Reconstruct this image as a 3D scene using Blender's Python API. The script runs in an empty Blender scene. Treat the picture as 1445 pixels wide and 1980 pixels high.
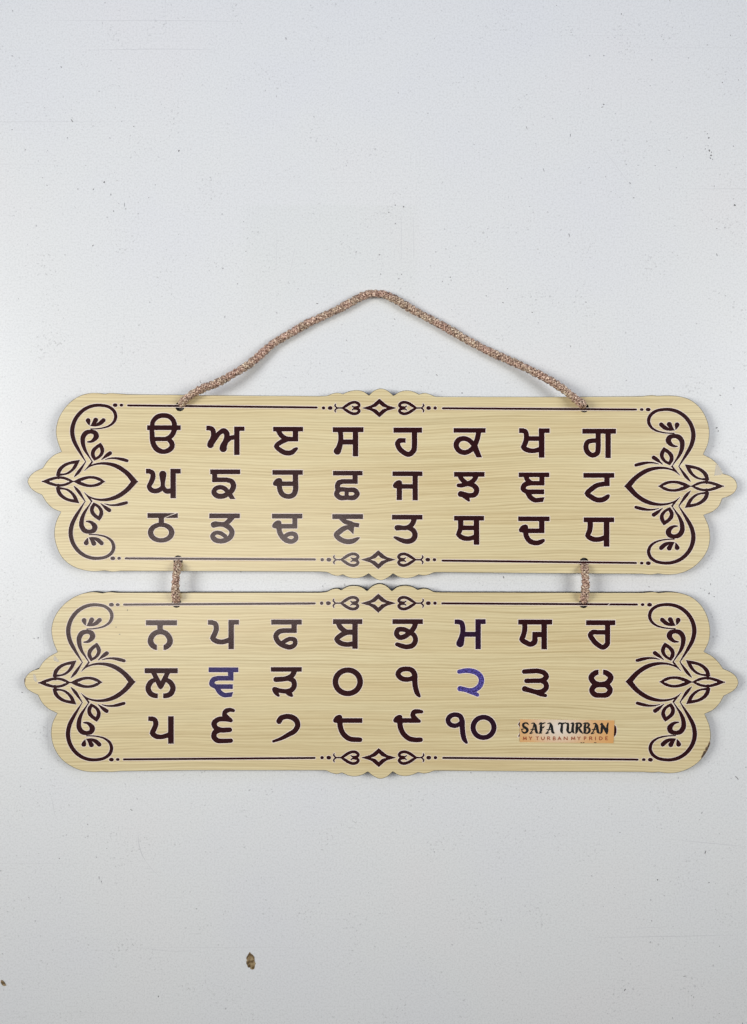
import bpy, bmesh, math, random
import numpy as np
from mathutils import Vector, Matrix

random.seed(7)
C = bpy.context.scene.collection
PX = 0.0003                      # one pixel of the traced layout, in metres (the sign is about 41 cm wide)
CX, CY = 722.5, 990.0
FOV = math.radians(64.0)
D = 990.0 / math.tan(FOV / 2)    # camera height above the table, in layout pixels
T_BOARD = 18.0                   # board thickness in layout pixels (5 mm)

# ------------------------------------------------------------------ camera, light, exposure
scene = bpy.context.scene
cam_d = bpy.data.cameras.new('camera')
cam = bpy.data.objects.new('camera', cam_d); C.objects.link(cam)
cam_d.sensor_fit = 'VERTICAL'; cam_d.angle = FOV
cam_d.clip_start = 0.01; cam_d.clip_end = 20
cam.location = (0, 0, D * PX)
scene.camera = cam

world = bpy.data.worlds.new('World'); scene.world = world
world.use_nodes = True
bg = world.node_tree.nodes['Background']
bg.inputs[0].default_value = (0.93, 0.97, 1.0, 1)
bg.inputs[1].default_value = 0.075

def area(name, loc, size, power, col, target=(0, 0, 0)):
    l = bpy.data.lights.new(name, 'AREA'); l.shape = 'RECTANGLE'
    l.size, l.size_y = size; l.energy = power; l.color = col
    o = bpy.data.objects.new(name, l); C.objects.link(o); o.location = loc
    o.rotation_euler = (Vector(target) - Vector(loc)).to_track_quat('-Z', 'Y').to_euler()
    return o
panel = area('ceiling_panel', (-0.377, -0.156, 1.5), (0.72, 0.20), 2.5, (1.0, 0.93, 0.86), (-0.377, -0.156, 0))
panel.rotation_euler = (0, 0, math.radians(11))
area('cool_top_softbox', (0, 0.95, 0.75), (1.3, 0.6), 1.9, (0.36, 0.50, 1.0), (0, 0.05, 0))  # added cool softbox that tints the top bluish; no window known
for o in (area('left_light', (-1.15, 0.12, 1.0), (0.6, 0.7), 2.72, (1.0, 1.0, 0.97), (0, 0.085, 0)),
          area('right_light', (1.15, 0.12, 1.0), (0.6, 0.7), 2.12, (1.0, 1.0, 0.98), (0, 0.085, 0))):
    o.data.spread = math.radians(68)

vs = scene.view_settings
vs.view_transform = 'Standard'; vs.look = 'None'; vs.exposure = 0.0; vs.gamma = 1.0; vs.use_curve_mapping = False

# ------------------------------------------------------------------ materials
def nt(name):
    m = bpy.data.materials.new(name); m.use_nodes = True
    t = m.node_tree
    return m, t, t.nodes['Principled BSDF']
def node(t, typ, **kw):
    n = t.nodes.new(typ)
    for k, v in kw.items():
        if k.startswith('i_'):
            n.inputs[k[2:].replace('_', ' ')].default_value = v
        else:
            setattr(n, k, v)
    return n
def ramp(t, stops, interp='LINEAR'):
    r = t.nodes.new('ShaderNodeValToRGB'); cr = r.color_ramp; cr.interpolation = interp
    while len(cr.elements) < len(stops): cr.elements.new(0.5)
    for e, (p, c) in zip(cr.elements, stops):
        e.position = p; e.color = (*c, 1) if len(c) == 3 else c
    return r
def mixc(t, a, b, fac, mode='MIX'):
    m = t.nodes.new('ShaderNodeMix'); m.data_type = 'RGBA'; m.blend_type = mode
    for sock, v in ((m.inputs[0], fac), (m.inputs[6], a), (m.inputs[7], b)):
        if isinstance(v, bpy.types.NodeSocket): t.links.new(v, sock)
        else: sock.default_value = v if not isinstance(v, tuple) or len(v) == 4 else (*v, 1)
    return m.outputs[2]
def mapping(t, scale, loc=(0, 0, 0), rot=(0, 0, 0)):
    tc = t.nodes.new('ShaderNodeTexCoord'); mp = t.nodes.new('ShaderNodeMapping')
    mp.inputs['Scale'].default_value = scale; mp.inputs['Location'].default_value = loc
    mp.inputs['Rotation'].default_value = rot
    t.links.new(tc.outputs['Object'], mp.inputs['Vector'])
    return mp.outputs[0]

def wood_material(name, off):
    m, t, b = nt(name)
    L = t.links.new
    # slow waviness of the grain
    wv = node(t, 'ShaderNodeTexNoise', i_Scale=1.0, i_Detail=2.0)
    L(mapping(t, (6, 22, 1), (off, off * 2, 0)), wv.inputs['Vector'])
    tc = t.nodes.new('ShaderNodeTexCoord')
    sx = t.nodes.new('ShaderNodeSeparateXYZ'); L(tc.outputs['Object'], sx.inputs[0])
    ma = node(t, 'ShaderNodeMath', operation='MULTIPLY_ADD'); L(wv.outputs[0], ma.inputs[0]); ma.inputs[1].default_value = 0.013; L(sx.outputs[1], ma.inputs[2])
    cx = t.nodes.new('ShaderNodeCombineXYZ')
    L(sx.outputs[0], cx.inputs[0]); L(ma.outputs[0], cx.inputs[1]); cx.inputs[2].default_value = off
    def stretched(sxx, syy, detail, rough):
        mp = t.nodes.new('ShaderNodeMapping'); mp.inputs['Scale'].default_value = (sxx, syy, 1)
        L(cx.outputs[0], mp.inputs[0])
        n = node(t, 'ShaderNodeTexNoise', i_Scale=1.0, i_Detail=detail, i_Roughness=rough)
        L(mp.outputs[0], n.inputs['Vector'])
        return n.outputs[0]
    broad = stretched(5, 75, 3, 0.5)
    mid = stretched(8, 1000, 2.0, 0.5)
    fine = stretched(60, 2600, 3, 0.65)
    # growth-ring bands
    wave = node(t, 'ShaderNodeTexWave', wave_type='BANDS', bands_direction='Y', wave_profile='SIN',
                i_Scale=190.0, i_Distortion=3.0, i_Detail=2.0, i_Detail_Scale=0.8)
    mpw = t.nodes.new('ShaderNodeMapping'); mpw.inputs['Scale'].default_value = (0.10, 1, 1); L(cx.outputs[0], mpw.inputs[0])
    L(mpw.outputs[0], wave.inputs['Vector'])
    rb = ramp(t, [(0.22, (0.735, 0.600, 0.340)), (0.52, (0.768, 0.655, 0.390)), (0.80, (0.795, 0.700, 0.435))])
    L(broad, rb.inputs[0])
    rm = ramp(t, [(0.28, (0.79, 0.74, 0.66)), (0.46, (0.96, 0.94, 0.91)), (0.75, (1.04, 1.04, 1.04))])
    L(mid, rm.inputs[0])
    rf = ramp(t, [(0.25, (0.80, 0.75, 0.68)), (0.55, (1, 1, 1))])
    L(fine, rf.inputs[0])
    rw = ramp(t, [(0.0, (0.83, 0.79, 0.72)), (0.45, (1, 1, 1))])
    L(wave.outputs['Fac'], rw.inputs[0])
    c = mixc(t, rb.outputs[0], rm.outputs[0], 0.9, 'MULTIPLY')
    c = mixc(t, c, rf.outputs[0], 0.7, 'MULTIPLY')
    c = mixc(t, c, rw.outputs[0], 0.8, 'MULTIPLY')
    L(c, b.inputs['Base Color'])
    b.inputs['Roughness'].default_value = 0.31
    b.inputs['Specular IOR Level'].default_value = 1.0
    bp = node(t, 'ShaderNodeBump', i_Strength=0.10, i_Distance=0.00002); L(fine, bp.inputs['Height']); L(bp.outputs[0], b.inputs['Normal'])
    return m
M_wood = [wood_material('light_wood_laminate', 1.7), wood_material('pale_wood_laminate', 5.3)]

m, t, b = nt('charred_edge'); M_edge = m
n = node(t, 'ShaderNodeTexNoise', i_Scale=900.0)
r = ramp(t, [(0.3, (0.006, 0.004, 0.003)), (0.7, (0.022, 0.014, 0.010))]); t.links.new(n.outputs[0], r.inputs[0]); t.links.new(r.outputs[0], b.inputs['Base Color'])
b.inputs['Roughness'].default_value = 0.8

def ink_material(name, c0, c1, scale=2600.0, lo=0.35, hi=0.65, rough=0.18, spec=0.5):
    m, t, b = nt(name)
    v = mapping(t, (1, 1, 1))
    n = node(t, 'ShaderNodeTexNoise', i_Scale=scale, i_Detail=2.0); t.links.new(v, n.inputs['Vector'])
    r = ramp(t, [(lo, c0), (hi, c1)]); t.links.new(n.outputs[0], r.inputs[0]); t.links.new(r.outputs[0], b.inputs['Base Color'])
    n2 = node(t, 'ShaderNodeTexNoise', i_Scale=1700.0, i_Detail=2.0); t.links.new(v, n2.inputs['Vector'])
    bp = node(t, 'ShaderNodeBump', i_Strength=0.25, i_Distance=0.00006); t.links.new(n2.outputs[0], bp.inputs['Height']); t.links.new(bp.outputs[0], b.inputs['Normal'])
    b.inputs['Roughness'].default_value = rough
    b.inputs['Specular IOR Level'].default_value = spec
    return m
M_ink = ink_material('maroon_ink', (0.023, 0.0038, 0.0056), (0.034, 0.0060, 0.0082))
M_blue = ink_material('blue_sheen_ink', (0.035, 0.022, 0.110), (0.125, 0.105, 0.42), 1500.0, 0.38, 0.62)  # blue reflected sheen put into the base colour
M_indigo = ink_material('indigo_sheen_ink', (0.030, 0.020, 0.075), (0.062, 0.050, 0.175), 1500.0)  # indigo sheen of the gloss, painted as ink colour
M_violet = ink_material('violet_sheen_ink', (0.019, 0.005, 0.016), (0.036, 0.012, 0.046), 1500.0, 0.40, 0.7)  # faint violet sheen, likewise painted into the colour
M_plum = ink_material('plum_ink', (0.018, 0.004, 0.010), (0.028, 0.007, 0.020), 1500.0)

m, t, b = nt('pale_halo_and_scratch'); M_rim = m  # bright edge halo painted round all print; also colours a scratch
b.inputs['Base Color'].default_value = (0.86, 0.74, 0.65, 1); b.inputs['Roughness'].default_value = 0.5

m, t, b = nt('braided_metallic_cord'); M_cord = m
v = mapping(t, (1, 1, 1))
n1 = node(t, 'ShaderNodeTexNoise', i_Scale=800.0, i_Detail=2.0, i_Roughness=0.7); t.links.new(v, n1.inputs['Vector'])
r = ramp(t, [(0.32, (0.10, 0.058, 0.045)), (0.43, (0.38, 0.265, 0.21)), (0.56, (0.62, 0.49, 0.40)), (0.67, (0.98, 0.90, 0.76))])
t.links.new(n1.outputs[0], r.inputs[0])
n2 = node(t, 'ShaderNodeTexNoise', i_Scale=130.0, i_Detail=1.0); t.links.new(v, n2.inputs['Vector'])
r2 = ramp(t, [(0.36, (1.0, 0.84, 0.80)), (0.64, (0.97, 0.93, 0.84))]); t.links.new(n2.outputs[0], r2.inputs[0])
t.links.new(mixc(t, r.outputs[0], r2.outputs[0], 1.0, 'MULTIPLY'), b.inputs['Base Color'])
b.inputs['Metallic'].default_value = 0.3; b.inputs['Roughness'].default_value = 0.45
m, t, b = nt('cord_core'); M_core = m
b.inputs['Base Color'].default_value = (0.03, 0.014, 0.010, 1); b.inputs['Roughness'].default_value = 0.8

# white scuffed table
m, t, b = nt('scuffed_white_laminate'); M_table = m
L = t.links.new
v1 = mapping(t, (1, 1, 1))
big = node(t, 'ShaderNodeTexNoise', i_Scale=9.0, i_Detail=3.0); L(v1, big.inputs['Vector'])
rb = ramp(t, [(0.3, (0.755, 0.764, 0.782)), (0.5, (0.768, 0.778, 0.778)), (0.7, (0.778, 0.774, 0.774))]); L(big.outputs[0], rb.inputs[0])
gr = node(t, 'ShaderNodeTexNoise', i_Scale=950.0, i_Detail=3.0, i_Roughness=0.75); L(v1, gr.inputs['Vector'])
rg = ramp(t, [(0.30, (0.86, 0.86, 0.86)), (0.52, (1, 1, 1)), (0.72, (1.05, 1.05, 1.05))]); L(gr.outputs[0], rg.inputs[0])
c = mixc(t, rb.outputs[0], rg.outputs[0], 1.0, 'MULTIPLY')
# clusters of faint grey dust
ms = node(t, 'ShaderNodeTexNoise', i_Scale=45.0, i_Detail=3.0); L(v1, ms.inputs['Vector'])
fs = node(t, 'ShaderNodeTexNoise', i_Scale=620.0, i_Detail=2.0, i_Roughness=0.6); L(v1, fs.inputs['Vector'])
mu = node(t, 'ShaderNodeMath', operation='MULTIPLY_ADD'); L(ms.outputs[0], mu.inputs[0]); mu.inputs[1].default_value = 0.45; L(fs.outputs[0], mu.inputs[2])
rs = ramp(t, [(0.895, (0, 0, 0)), (0.975, (1, 1, 1))]); L(mu.outputs[0], rs.inputs[0])
c = mixc(t, c, (0.44, 0.44, 0.44), mixc(t, (0, 0, 0), (0.55, 0.55, 0.55), rs.outputs[0]))
# long wiping scratches, mostly level, some upright
for sc, lo, rot in (((3, 900, 1), 0.74, 0.01), ((1000, 4, 1), 0.75, 0.03)):
    sn = node(t, 'ShaderNodeTexNoise', i_Scale=1.0, i_Detail=1.0); L(mapping(t, sc, (3.3, 1.7, 0), (0, 0, rot)), sn.inputs['Vector'])
    rr = ramp(t, [(lo, (0, 0, 0)), (lo + 0.06, (1, 1, 1))]); L(sn.outputs[0], rr.inputs[0])
    c = mixc(t, c, (0.60, 0.60, 0.61), mixc(t, (0, 0, 0), (0.5, 0.5, 0.5), rr.outputs[0]))
# faint squarish stain left above the cord
tcs = t.nodes.new('ShaderNodeTexCoord'); sp = t.nodes.new('ShaderNodeSeparateXYZ'); L(tcs.outputs['Object'], sp.inputs[0])
def edge(sock, a, bb):
    mr = node(t, 'ShaderNodeMapRange', interpolation_type='SMOOTHSTEP'); L(sock, mr.inputs[0])
    mr.inputs[1].default_value = a; mr.inputs[2].default_value = bb
    return mr.outputs[0]
fac = edge(sp.outputs[0], -0.080, -0.068)
for e in (edge(sp.outputs[0], 0.029, 0.022), edge(sp.outputs[1], 0.1795, 0.1765), edge(sp.outputs[1], 0.085, 0.15)):
    mm = node(t, 'ShaderNodeMath', operation='MULTIPLY'); L(fac, mm.inputs[0]); L(e, mm.inputs[1]); fac = mm.outputs[0]
c = mixc(t, c, mixc(t, c, (0.979, 0.984, 0.976), 1.0, 'MULTIPLY'), fac)
L(c, b.inputs['Base Color'])
b.inputs['Roughness'].default_value = 0.30; b.inputs['Specular IOR Level'].default_value = 0.7
bp = node(t, 'ShaderNodeBump', i_Strength=0.30, i_Distance=0.00012); L(gr.outputs[0], bp.inputs['Height']); L(bp.outputs[0], b.inputs['Normal'])

m, t, b = nt('grey_dirt'); M_dirt = m
b.inputs['Base Color'].default_value = (0.17, 0.165, 0.168, 1); b.inputs['Roughness'].default_value = 0.9
m, t, b = nt('faint_dirt'); M_faint = m
b.inputs['Base Color'].default_value = (0.50, 0.50, 0.505, 1); b.inputs['Roughness'].default_value = 0.9
m, t, b = nt('scratch_grey'); M_scr = m
b.inputs['Base Color'].default_value = (0.60, 0.60, 0.615, 1); b.inputs['Roughness'].default_value = 0.8
m, t, b = nt('brown_flake'); M_flake = m
v = mapping(t, (1, 1, 1)); n = node(t, 'ShaderNodeTexNoise', i_Scale=520.0, i_Detail=3.0); t.links.new(v, n.inputs['Vector'])
r = ramp(t, [(0.34, (0.05, 0.030, 0.014)), (0.5, (0.21, 0.135, 0.055)), (0.68, (0.42, 0.32, 0.18))]); t.links.new(n.outputs[0], r.inputs[0]); t.links.new(r.outputs[0], b.inputs['Base Color'])
b.inputs['Roughness'].default_value = 0.6
m, t, b = nt('bare_fibreboard'); M_chip = m
v = mapping(t, (1, 1, 1)); n = node(t, 'ShaderNodeTexNoise', i_Scale=700.0, i_Detail=2.0); t.links.new(v, n.inputs['Vector'])
r = ramp(t, [(0.35, (0.030, 0.018, 0.010)), (0.65, (0.20, 0.125, 0.07))]); t.links.new(n.outputs[0], r.inputs[0]); t.links.new(r.outputs[0], b.inputs['Base Color'])
b.inputs['Roughness'].default_value = 0.9
m, t, b = nt('cloudy_tape'); M_tape = m
b.inputs['Base Color'].default_value = (0.80, 0.76, 0.68, 1); b.inputs['Roughness'].default_value = 0.25; b.inputs['Alpha'].default_value = 0.42
m, t, b = nt('orange_gradient_paper'); M_paper = m
v = mapping(t, (30.0, 52.0, 1), (0.13, -0.10, 0))
g = node(t, 'ShaderNodeTexGradient', gradient_type='SPHERICAL'); t.links.new(v, g.inputs[0])
r = ramp(t, [(0.0, (0.70, 0.36, 0.12)), (0.40, (0.72, 0.43, 0.20)), (0.78, (0.76, 0.62, 0.48)), (1.0, (0.78, 0.70, 0.62))]); t.links.new(g.outputs[0], r.inputs[0]); t.links.new(r.outputs[0], b.inputs['Base Color'])
b.inputs['Roughness'].default_value = 0.35
m, t, b = nt('paper_edge'); M_pedge = m
b.inputs['Base Color'].default_value = (0.78, 0.70, 0.55, 1)
m, t, b = nt('black_print'); M_black = m
b.inputs['Base Color'].default_value = (0.010, 0.010, 0.011, 1); b.inputs['Roughness'].default_value = 0.35
m, t, b = nt('red_print'); M_red = m
b.inputs['Base Color'].default_value = (0.33, 0.075, 0.030, 1); b.inputs['Roughness'].default_value = 0.4

# ------------------------------------------------------------------ helpers
def W(px, py, z=0.0):
    """layout pixel at height z (layout pixels above the table) -> world metres"""
    k = (D - z) / D * PX
    return Vector(((px - CX) * k, (CY - py) * k, z * PX))

def link(name, mesh, parent=None, center=(0, 0, 0)):
    o = bpy.data.objects.new(name, mesh); C.objects.link(o)
    pw = Vector((0, 0, 0)); q = parent
    while q is not None: pw += q.location; q = q.parent
    o.parent = parent
    o.location = Vector(center) - pw
    return o
def tag(o, label=None, cat=None, group=None, kind=None):
    for k, v in (('label', label), ('category', cat), ('group', group), ('kind', kind)):
        if v: o[k] = v
    return o

def spline(pts, closed=False, sub=8):
    """Catmull-Rom through pts; a point flagged with 'c' (last item) is a sharp corner."""
    flag = [isinstance(p[-1], str) for p in pts]
    P = [np.array(p[:-1] if f else p, float) for p, f in zip(pts, flag)]
    n = len(P); out = []
    segs = n if closed else n - 1
    for i in range(segs):
        a, b = P[i], P[(i + 1) % n]
        p0 = P[i - 1] if (closed or i > 0) and not flag[i] else 2 * a - b
        j = (i + 2) % n
        p3 = P[j] if (closed or i + 2 < n) and not flag[(i + 1) % n] else 2 * b - a
        # centripetal-ish tangents scaled to this segment
        d01 = max(np.linalg.norm((a - p0)[:2]), 1e-6); d12 = max(np.linalg.norm((b - a)[:2]), 1e-6); d23 = max(np.linalg.norm((p3 - b)[:2]), 1e-6)
        m1 = ((a - p0) / d01 * d12 + (b - a) / d12 * d01) / (d01 + d12) * d12
        m2 = ((b - a) / d12 * d23 + (p3 - b) / d23 * d12) / (d12 + d23) * d12
        for k in range(sub):
            s = k / sub
            h00 = 2*s**3 - 3*s**2 + 1; h10 = s**3 - 2*s**2 + s; h01 = -2*s**3 + 3*s**2; h11 = s**3 - s**2
            out.append(h00*a + h10*m1 + h01*b + h11*m2)
    if not closed: out.append(P[-1])
    return np.array(out)

FAR = 5.0
class Field:
    """signed distance on a fine grid (layout pixels); union and difference of strokes and outlines"""
    def __init__(self, x0, y0, x1, y1, step=0.4):
        self.x0, self.y0, self.h = x0 - 6, y0 - 6, step
        self.nx = int((x1 - x0 + 12) / step) + 2; self.ny = int((y1 - y0 + 12) / step) + 2
        self.X = self.x0 + np.arange(self.nx) * step; self.Y = self.y0 + np.arange(self.ny) * step
        self.F = np.full((self.ny, self.nx), FAR)
    def _seg(self, G, a, b, ra, rb):
        R = max(ra, rb) + FAR
        i0 = max(0, int((min(a[0], b[0]) - R - self.x0) / self.h)); i1 = min(self.nx, int((max(a[0], b[0]) + R - self.x0) / self.h) + 2)
        j0 = max(0, int((min(a[1], b[1]) - R - self.y0) / self.h)); j1 = min(self.ny, int((max(a[1], b[1]) + R - self.y0) / self.h) + 2)
        if i0 >= i1 or j0 >= j1: return
        x = self.X[None, i0:i1]; y = self.Y[j0:j1, None]
        dx, dy = b[0] - a[0], b[1] - a[1]; l2 = dx*dx + dy*dy + 1e-12
        t = np.clip(((x - a[0]) * dx + (y - a[1]) * dy) / l2, 0, 1)
        d = np.hypot(x - a[0] - t*dx, y - a[1] - t*dy) - (ra + t * (rb - ra))
        G[j0:j1, i0:i1] = np.minimum(G[j0:j1, i0:i1], d)
    def stroke(self, pts, sub=False):
        G = np.full_like(self.F, FAR)
        for a, b in zip(pts[:-1], pts[1:]): self._seg(G, a, b, a[2], b[2])
        self._comb(G, sub)
    def poly(self, pts, sub=False):
        G = np.full_like(self.F, FAR)
        n = len(pts); ins = np.zeros(self.F.shape, bool)
        for i in range(n):
            a, b = pts[i], pts[(i + 1) % n]
            self._seg(G, a, b, 0, 0)
            if a[1] == b[1]: continue
            c = (a[1] > self.Y) != (b[1] > self.Y)
            rows = np.nonzero(c)[0]
            xi = a[0] + (self.Y[rows] - a[1]) * (b[0] - a[0]) / (b[1] - a[1])
            ins[rows] ^= self.X[None, :] < xi[:, None]
        self._comb(np.where(ins, -G, G), sub)
    def _comb(self, G, sub):
        self.F = np.maximum(self.F, -G) if sub else np.minimum(self.F, G)
    def contours(self, level=0.0, eps=0.06):
        F = self.F - level; F = np.where(np.abs(F) < 1e-9, 1e-9, F)
        s = F < 0
        code = s[:-1, :-1]*1 + s[:-1, 1:]*2 + s[1:, 1:]*4 + s[1:, :-1]*8
        nxt = {}
        tab = {1: ['LB'], 2: ['BR'], 3: ['LR'], 4: ['RT'], 6: ['BT'], 7: ['LT'], 8: ['TL'], 9: ['TB'], 11: ['TR'], 12: ['RL'], 13: ['RB'], 14: ['BL'], 5: ['LB', 'RT'], 10: ['BR', 'TL']}
        pos = {}
        def ept(e, i, j):
            k = {'B': ('h', i, j), 'T': ('h', i, j + 1), 'L': ('v', i, j), 'R': ('v', i + 1, j)}[e]
            if k not in pos:
                _, a, b = k
                if k[0] == 'h':
                    f0, f1 = F[b, a], F[b, a + 1]; pos[k] = (self.X[a] + f0/(f0 - f1)*self.h, self.Y[b])
                else:
                    f0, f1 = F[b, a], F[b + 1, a]; pos[k] = (self.X[a], self.Y[b] + f0/(f0 - f1)*self.h)
            return k
        for j, i in zip(*np.nonzero((code > 0) & (code < 15))):
            for e in tab[int(code[j, i])]:
                a, b = ept(e[0], i, j), ept(e[1], i, j)
                nxt.setdefault(a, []).append(b); nxt.setdefault(b, []).append(a)
        loops = []; seen = set()
        for k0 in list(nxt):
            if k0 in seen: continue
            loop = [k0]; seen.add(k0); cur = k0
            while True:
                c = [k for k in nxt[cur] if k not in seen]
                if not c: break
                cur = c[0]; seen.add(cur); loop.append(cur)
            if len(loop) > 6:
                loops.append(simplify(np.array([pos[k] for k in loop]), eps))
        return [l for l in loops if len(l) >= 3]

def simplify(P, eps):
    """closed Douglas-Peucker"""
    n = len(P); far = int(np.argmax(np.hypot(*(P - P[0]).T)))
    def dp(i, j, idx):
        st = [(i, j)]
        while st:
            a, b = st.pop()
            if b - a < 2: continue
            A, B = Q[a], Q[b]; d = B - A; l = math.hypot(*d) + 1e-12
            dist = np.abs((Q[a+1:b, 0] - A[0]) * d[1] - (Q[a+1:b, 1] - A[1]) * d[0]) / l
            k = int(np.argmax(dist))
            if dist[k] > eps: idx.add(a + 1 + k); st += [(a, a + 1 + k), (a + 1 + k, b)]
    Q = np.vstack([P, P[:1]]); idx = {0, far, n}
    dp(0, far, idx); dp(far, n, idx)
    ii = sorted(idx); ii = ii[:-1]
    return P[ii]

def fill_mesh(loops, z0, z1, center):
    """even-odd filled slab between heights z0 and z1 (layout pixels); loops in layout pixels"""
    cu = bpy.data.curves.new('tmp', 'CURVE'); cu.dimensions = '2D'; cu.fill_mode = 'BOTH'
    cu.extrude = (z1 - z0) / 2 * PX
    for lp in loops:
        sp = cu.splines.new('POLY'); sp.points.add(len(lp) - 1); sp.use_cyclic_u = True
        co = np.zeros((len(lp), 4), np.float32)
        k = (D - z1) / D * PX
        co[:, 0] = (lp[:, 0] - CX) * k - center[0]; co[:, 1] = (CY - lp[:, 1]) * k - center[1]
        sp.points.foreach_set('co', co.ravel())
    ob = bpy.data.objects.new('tmp', cu); C.objects.link(ob)
    dg = bpy.context.evaluated_depsgraph_get()
    me = bpy.data.meshes.new_from_object(ob.evaluated_get(dg))
    bpy.data.objects.remove(ob); bpy.data.curves.remove(cu)
    zc = (z0 + z1) / 2 * PX - center[2]
    for v in me.vertices: v.co.z += zc
    me.materials.clear()
    return me

def join_meshes(parts):
    """[(mesh, material)] -> one mesh"""
    bm = bmesh.new(); mats = []
    for me, mat in parts:
        n = len(bm.faces); bm.from_mesh(me); bm.faces.ensure_lookup_table()
        if mat not in mats: mats.append(mat)
        for f in bm.faces[n:]: f.material_index = mats.index(mat); f.smooth = False
        bpy.data.meshes.remove(me)
    out = bpy.data.meshes.new('print'); bm.to_mesh(out); bm.free()
    for mm in mats: out.materials.append(mm)
    return out

CROP = {'T1': (40, 740), 'T2': (380, 740), 'T3': (720, 740), 'T4': (1070, 740),
        'B1': (40, 1120), 'B2': (380, 1120), 'B3': (720, 1120), 'B4': (1070, 1120)}
KZ = 1445 / 360.0
def conv(crop, pts, k=KZ):
    ox, oy = CROP[crop]; out = []
    for p in pts:
        q = [ox + p[0] / k, oy + p[1] / k]
        for e in p[2:]: q.append(e if isinstance(e, str) else e / k)
        out.append(tuple(q))
    return out

# drawing primitives of one print: list of (op, points) in layout pixels
def build_field(prims, step=0.4):
    pre = []; xs = []; ys = []
    for op, pts in prims:
        base = op[-1]
        if base == 's': g = spline(pts)
        elif base == 'o': g = spline(pts, closed=True); g = np.vstack([g, g[:1]])
        elif base == 'l': g = np.array(pts, float)
        elif base == 'p': g = spline(pts, closed=True)[:, :2]
        elif base == 'q': g = np.array([p[:2] for p in pts], float)
        pre.append((op, base, g))
        if op[0] != '-':
            r = g[:, 2].max() if g.shape[1] > 2 else 0
            xs += [g[:, 0].min() - r, g[:, 0].max() + r]; ys += [g[:, 1].min() - r, g[:, 1].max() + r]
    f = Field(min(xs), min(ys), max(xs), max(ys), step)
    for op, base, g in pre:
        sub = op[0] == '-'
        if base in 'sol': f.stroke(g, sub)
        else: f.poly(g, sub)
    return f, ((min(xs) + max(xs)) / 2, (min(ys) + max(ys)) / 2)

def ink(name, prims, parent, mat, zb, rim=True, step=0.4, thick=0.45, rim_w=1.25, grow=0.05):
    f, (cx, cy) = build_field(prims, step)
    c = W(cx, cy, zb)
    parts = [(fill_mesh(f.contours(grow), zb + 0.10, zb + thick, c), mat)]
    if rim: parts.append((fill_mesh(f.contours(rim_w + grow), zb + 0.03, zb + 0.22, c), M_rim))
    return link(name, join_meshes(parts), parent, c)

def R(x0, y0, x1, y1): return ('q', [(x0, y0), (x1, y0), (x1, y1), (x0, y1)])
def S(*p): return ('s', list(p))
def Ln(*p): return ('l', list(p))
def ell(cx, cy, rx, ry, wx, wy=None):
    wy = wx if wy is None else wy
    pts = []
    for k in range(16):
        a = k * math.pi / 8
        pts.append((cx + rx*math.cos(a), cy + ry*math.sin(a), wy + (wx - wy)*math.cos(a)**2))
    return ('o', pts)
def dot(cx, cy, rx, ry):
    return ('p', [(cx + rx*math.cos(k*math.pi/6), cy + ry*math.sin(k*math.pi/6)) for k in range(12)])
def blob(x, y):   # the round wedge-headed knob at the left of several letters; x,y = its left edge and top
    return [('p', [(x, y+45), (x+8, y+25), (x+28, y+6), (x+50, y), (x+68, y+8), (x+72, y+28, 'c'), (x+72, y+63, 'c'), (x+22, y+63), (x+6, y+58)])]

# ------------------------------------------------------------------ table
def plane_table():
    bm = bmesh.new()
    s = 0.9
    v = [bm.verts.new(p) for p in ((-s, -s, 0), (s, -s, 0), (s, s, 0), (-s, s, 0))]
    lo = [bm.verts.new((p.co.x, p.co.y, -0.025)) for p in v]
    bm.faces.new(v); bm.faces.new(lo[::-1])
    for i in range(4): bm.faces.new((v[i], lo[i], lo[(i+1) % 4], v[(i+1) % 4]))
    me = bpy.data.meshes.new('tabletop'); bm.to_mesh(me); bm.free(); me.materials.append(M_table)
    return me
tag(link('tabletop', plane_table()), 'scuffed white table surface with specks of dirt under the sign', kind='structure')

# ------------------------------------------------------------------ the sign and its boards
ZB = T_BOARD
sign = bpy.data.objects.new('alphabet_sign', None); C.objects.link(sign)
sign.empty_display_size = 0.05
tag(sign, 'two scalloped pale wood boards with maroon alphabet letters, tied together by braided cords', 'sign')

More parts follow.
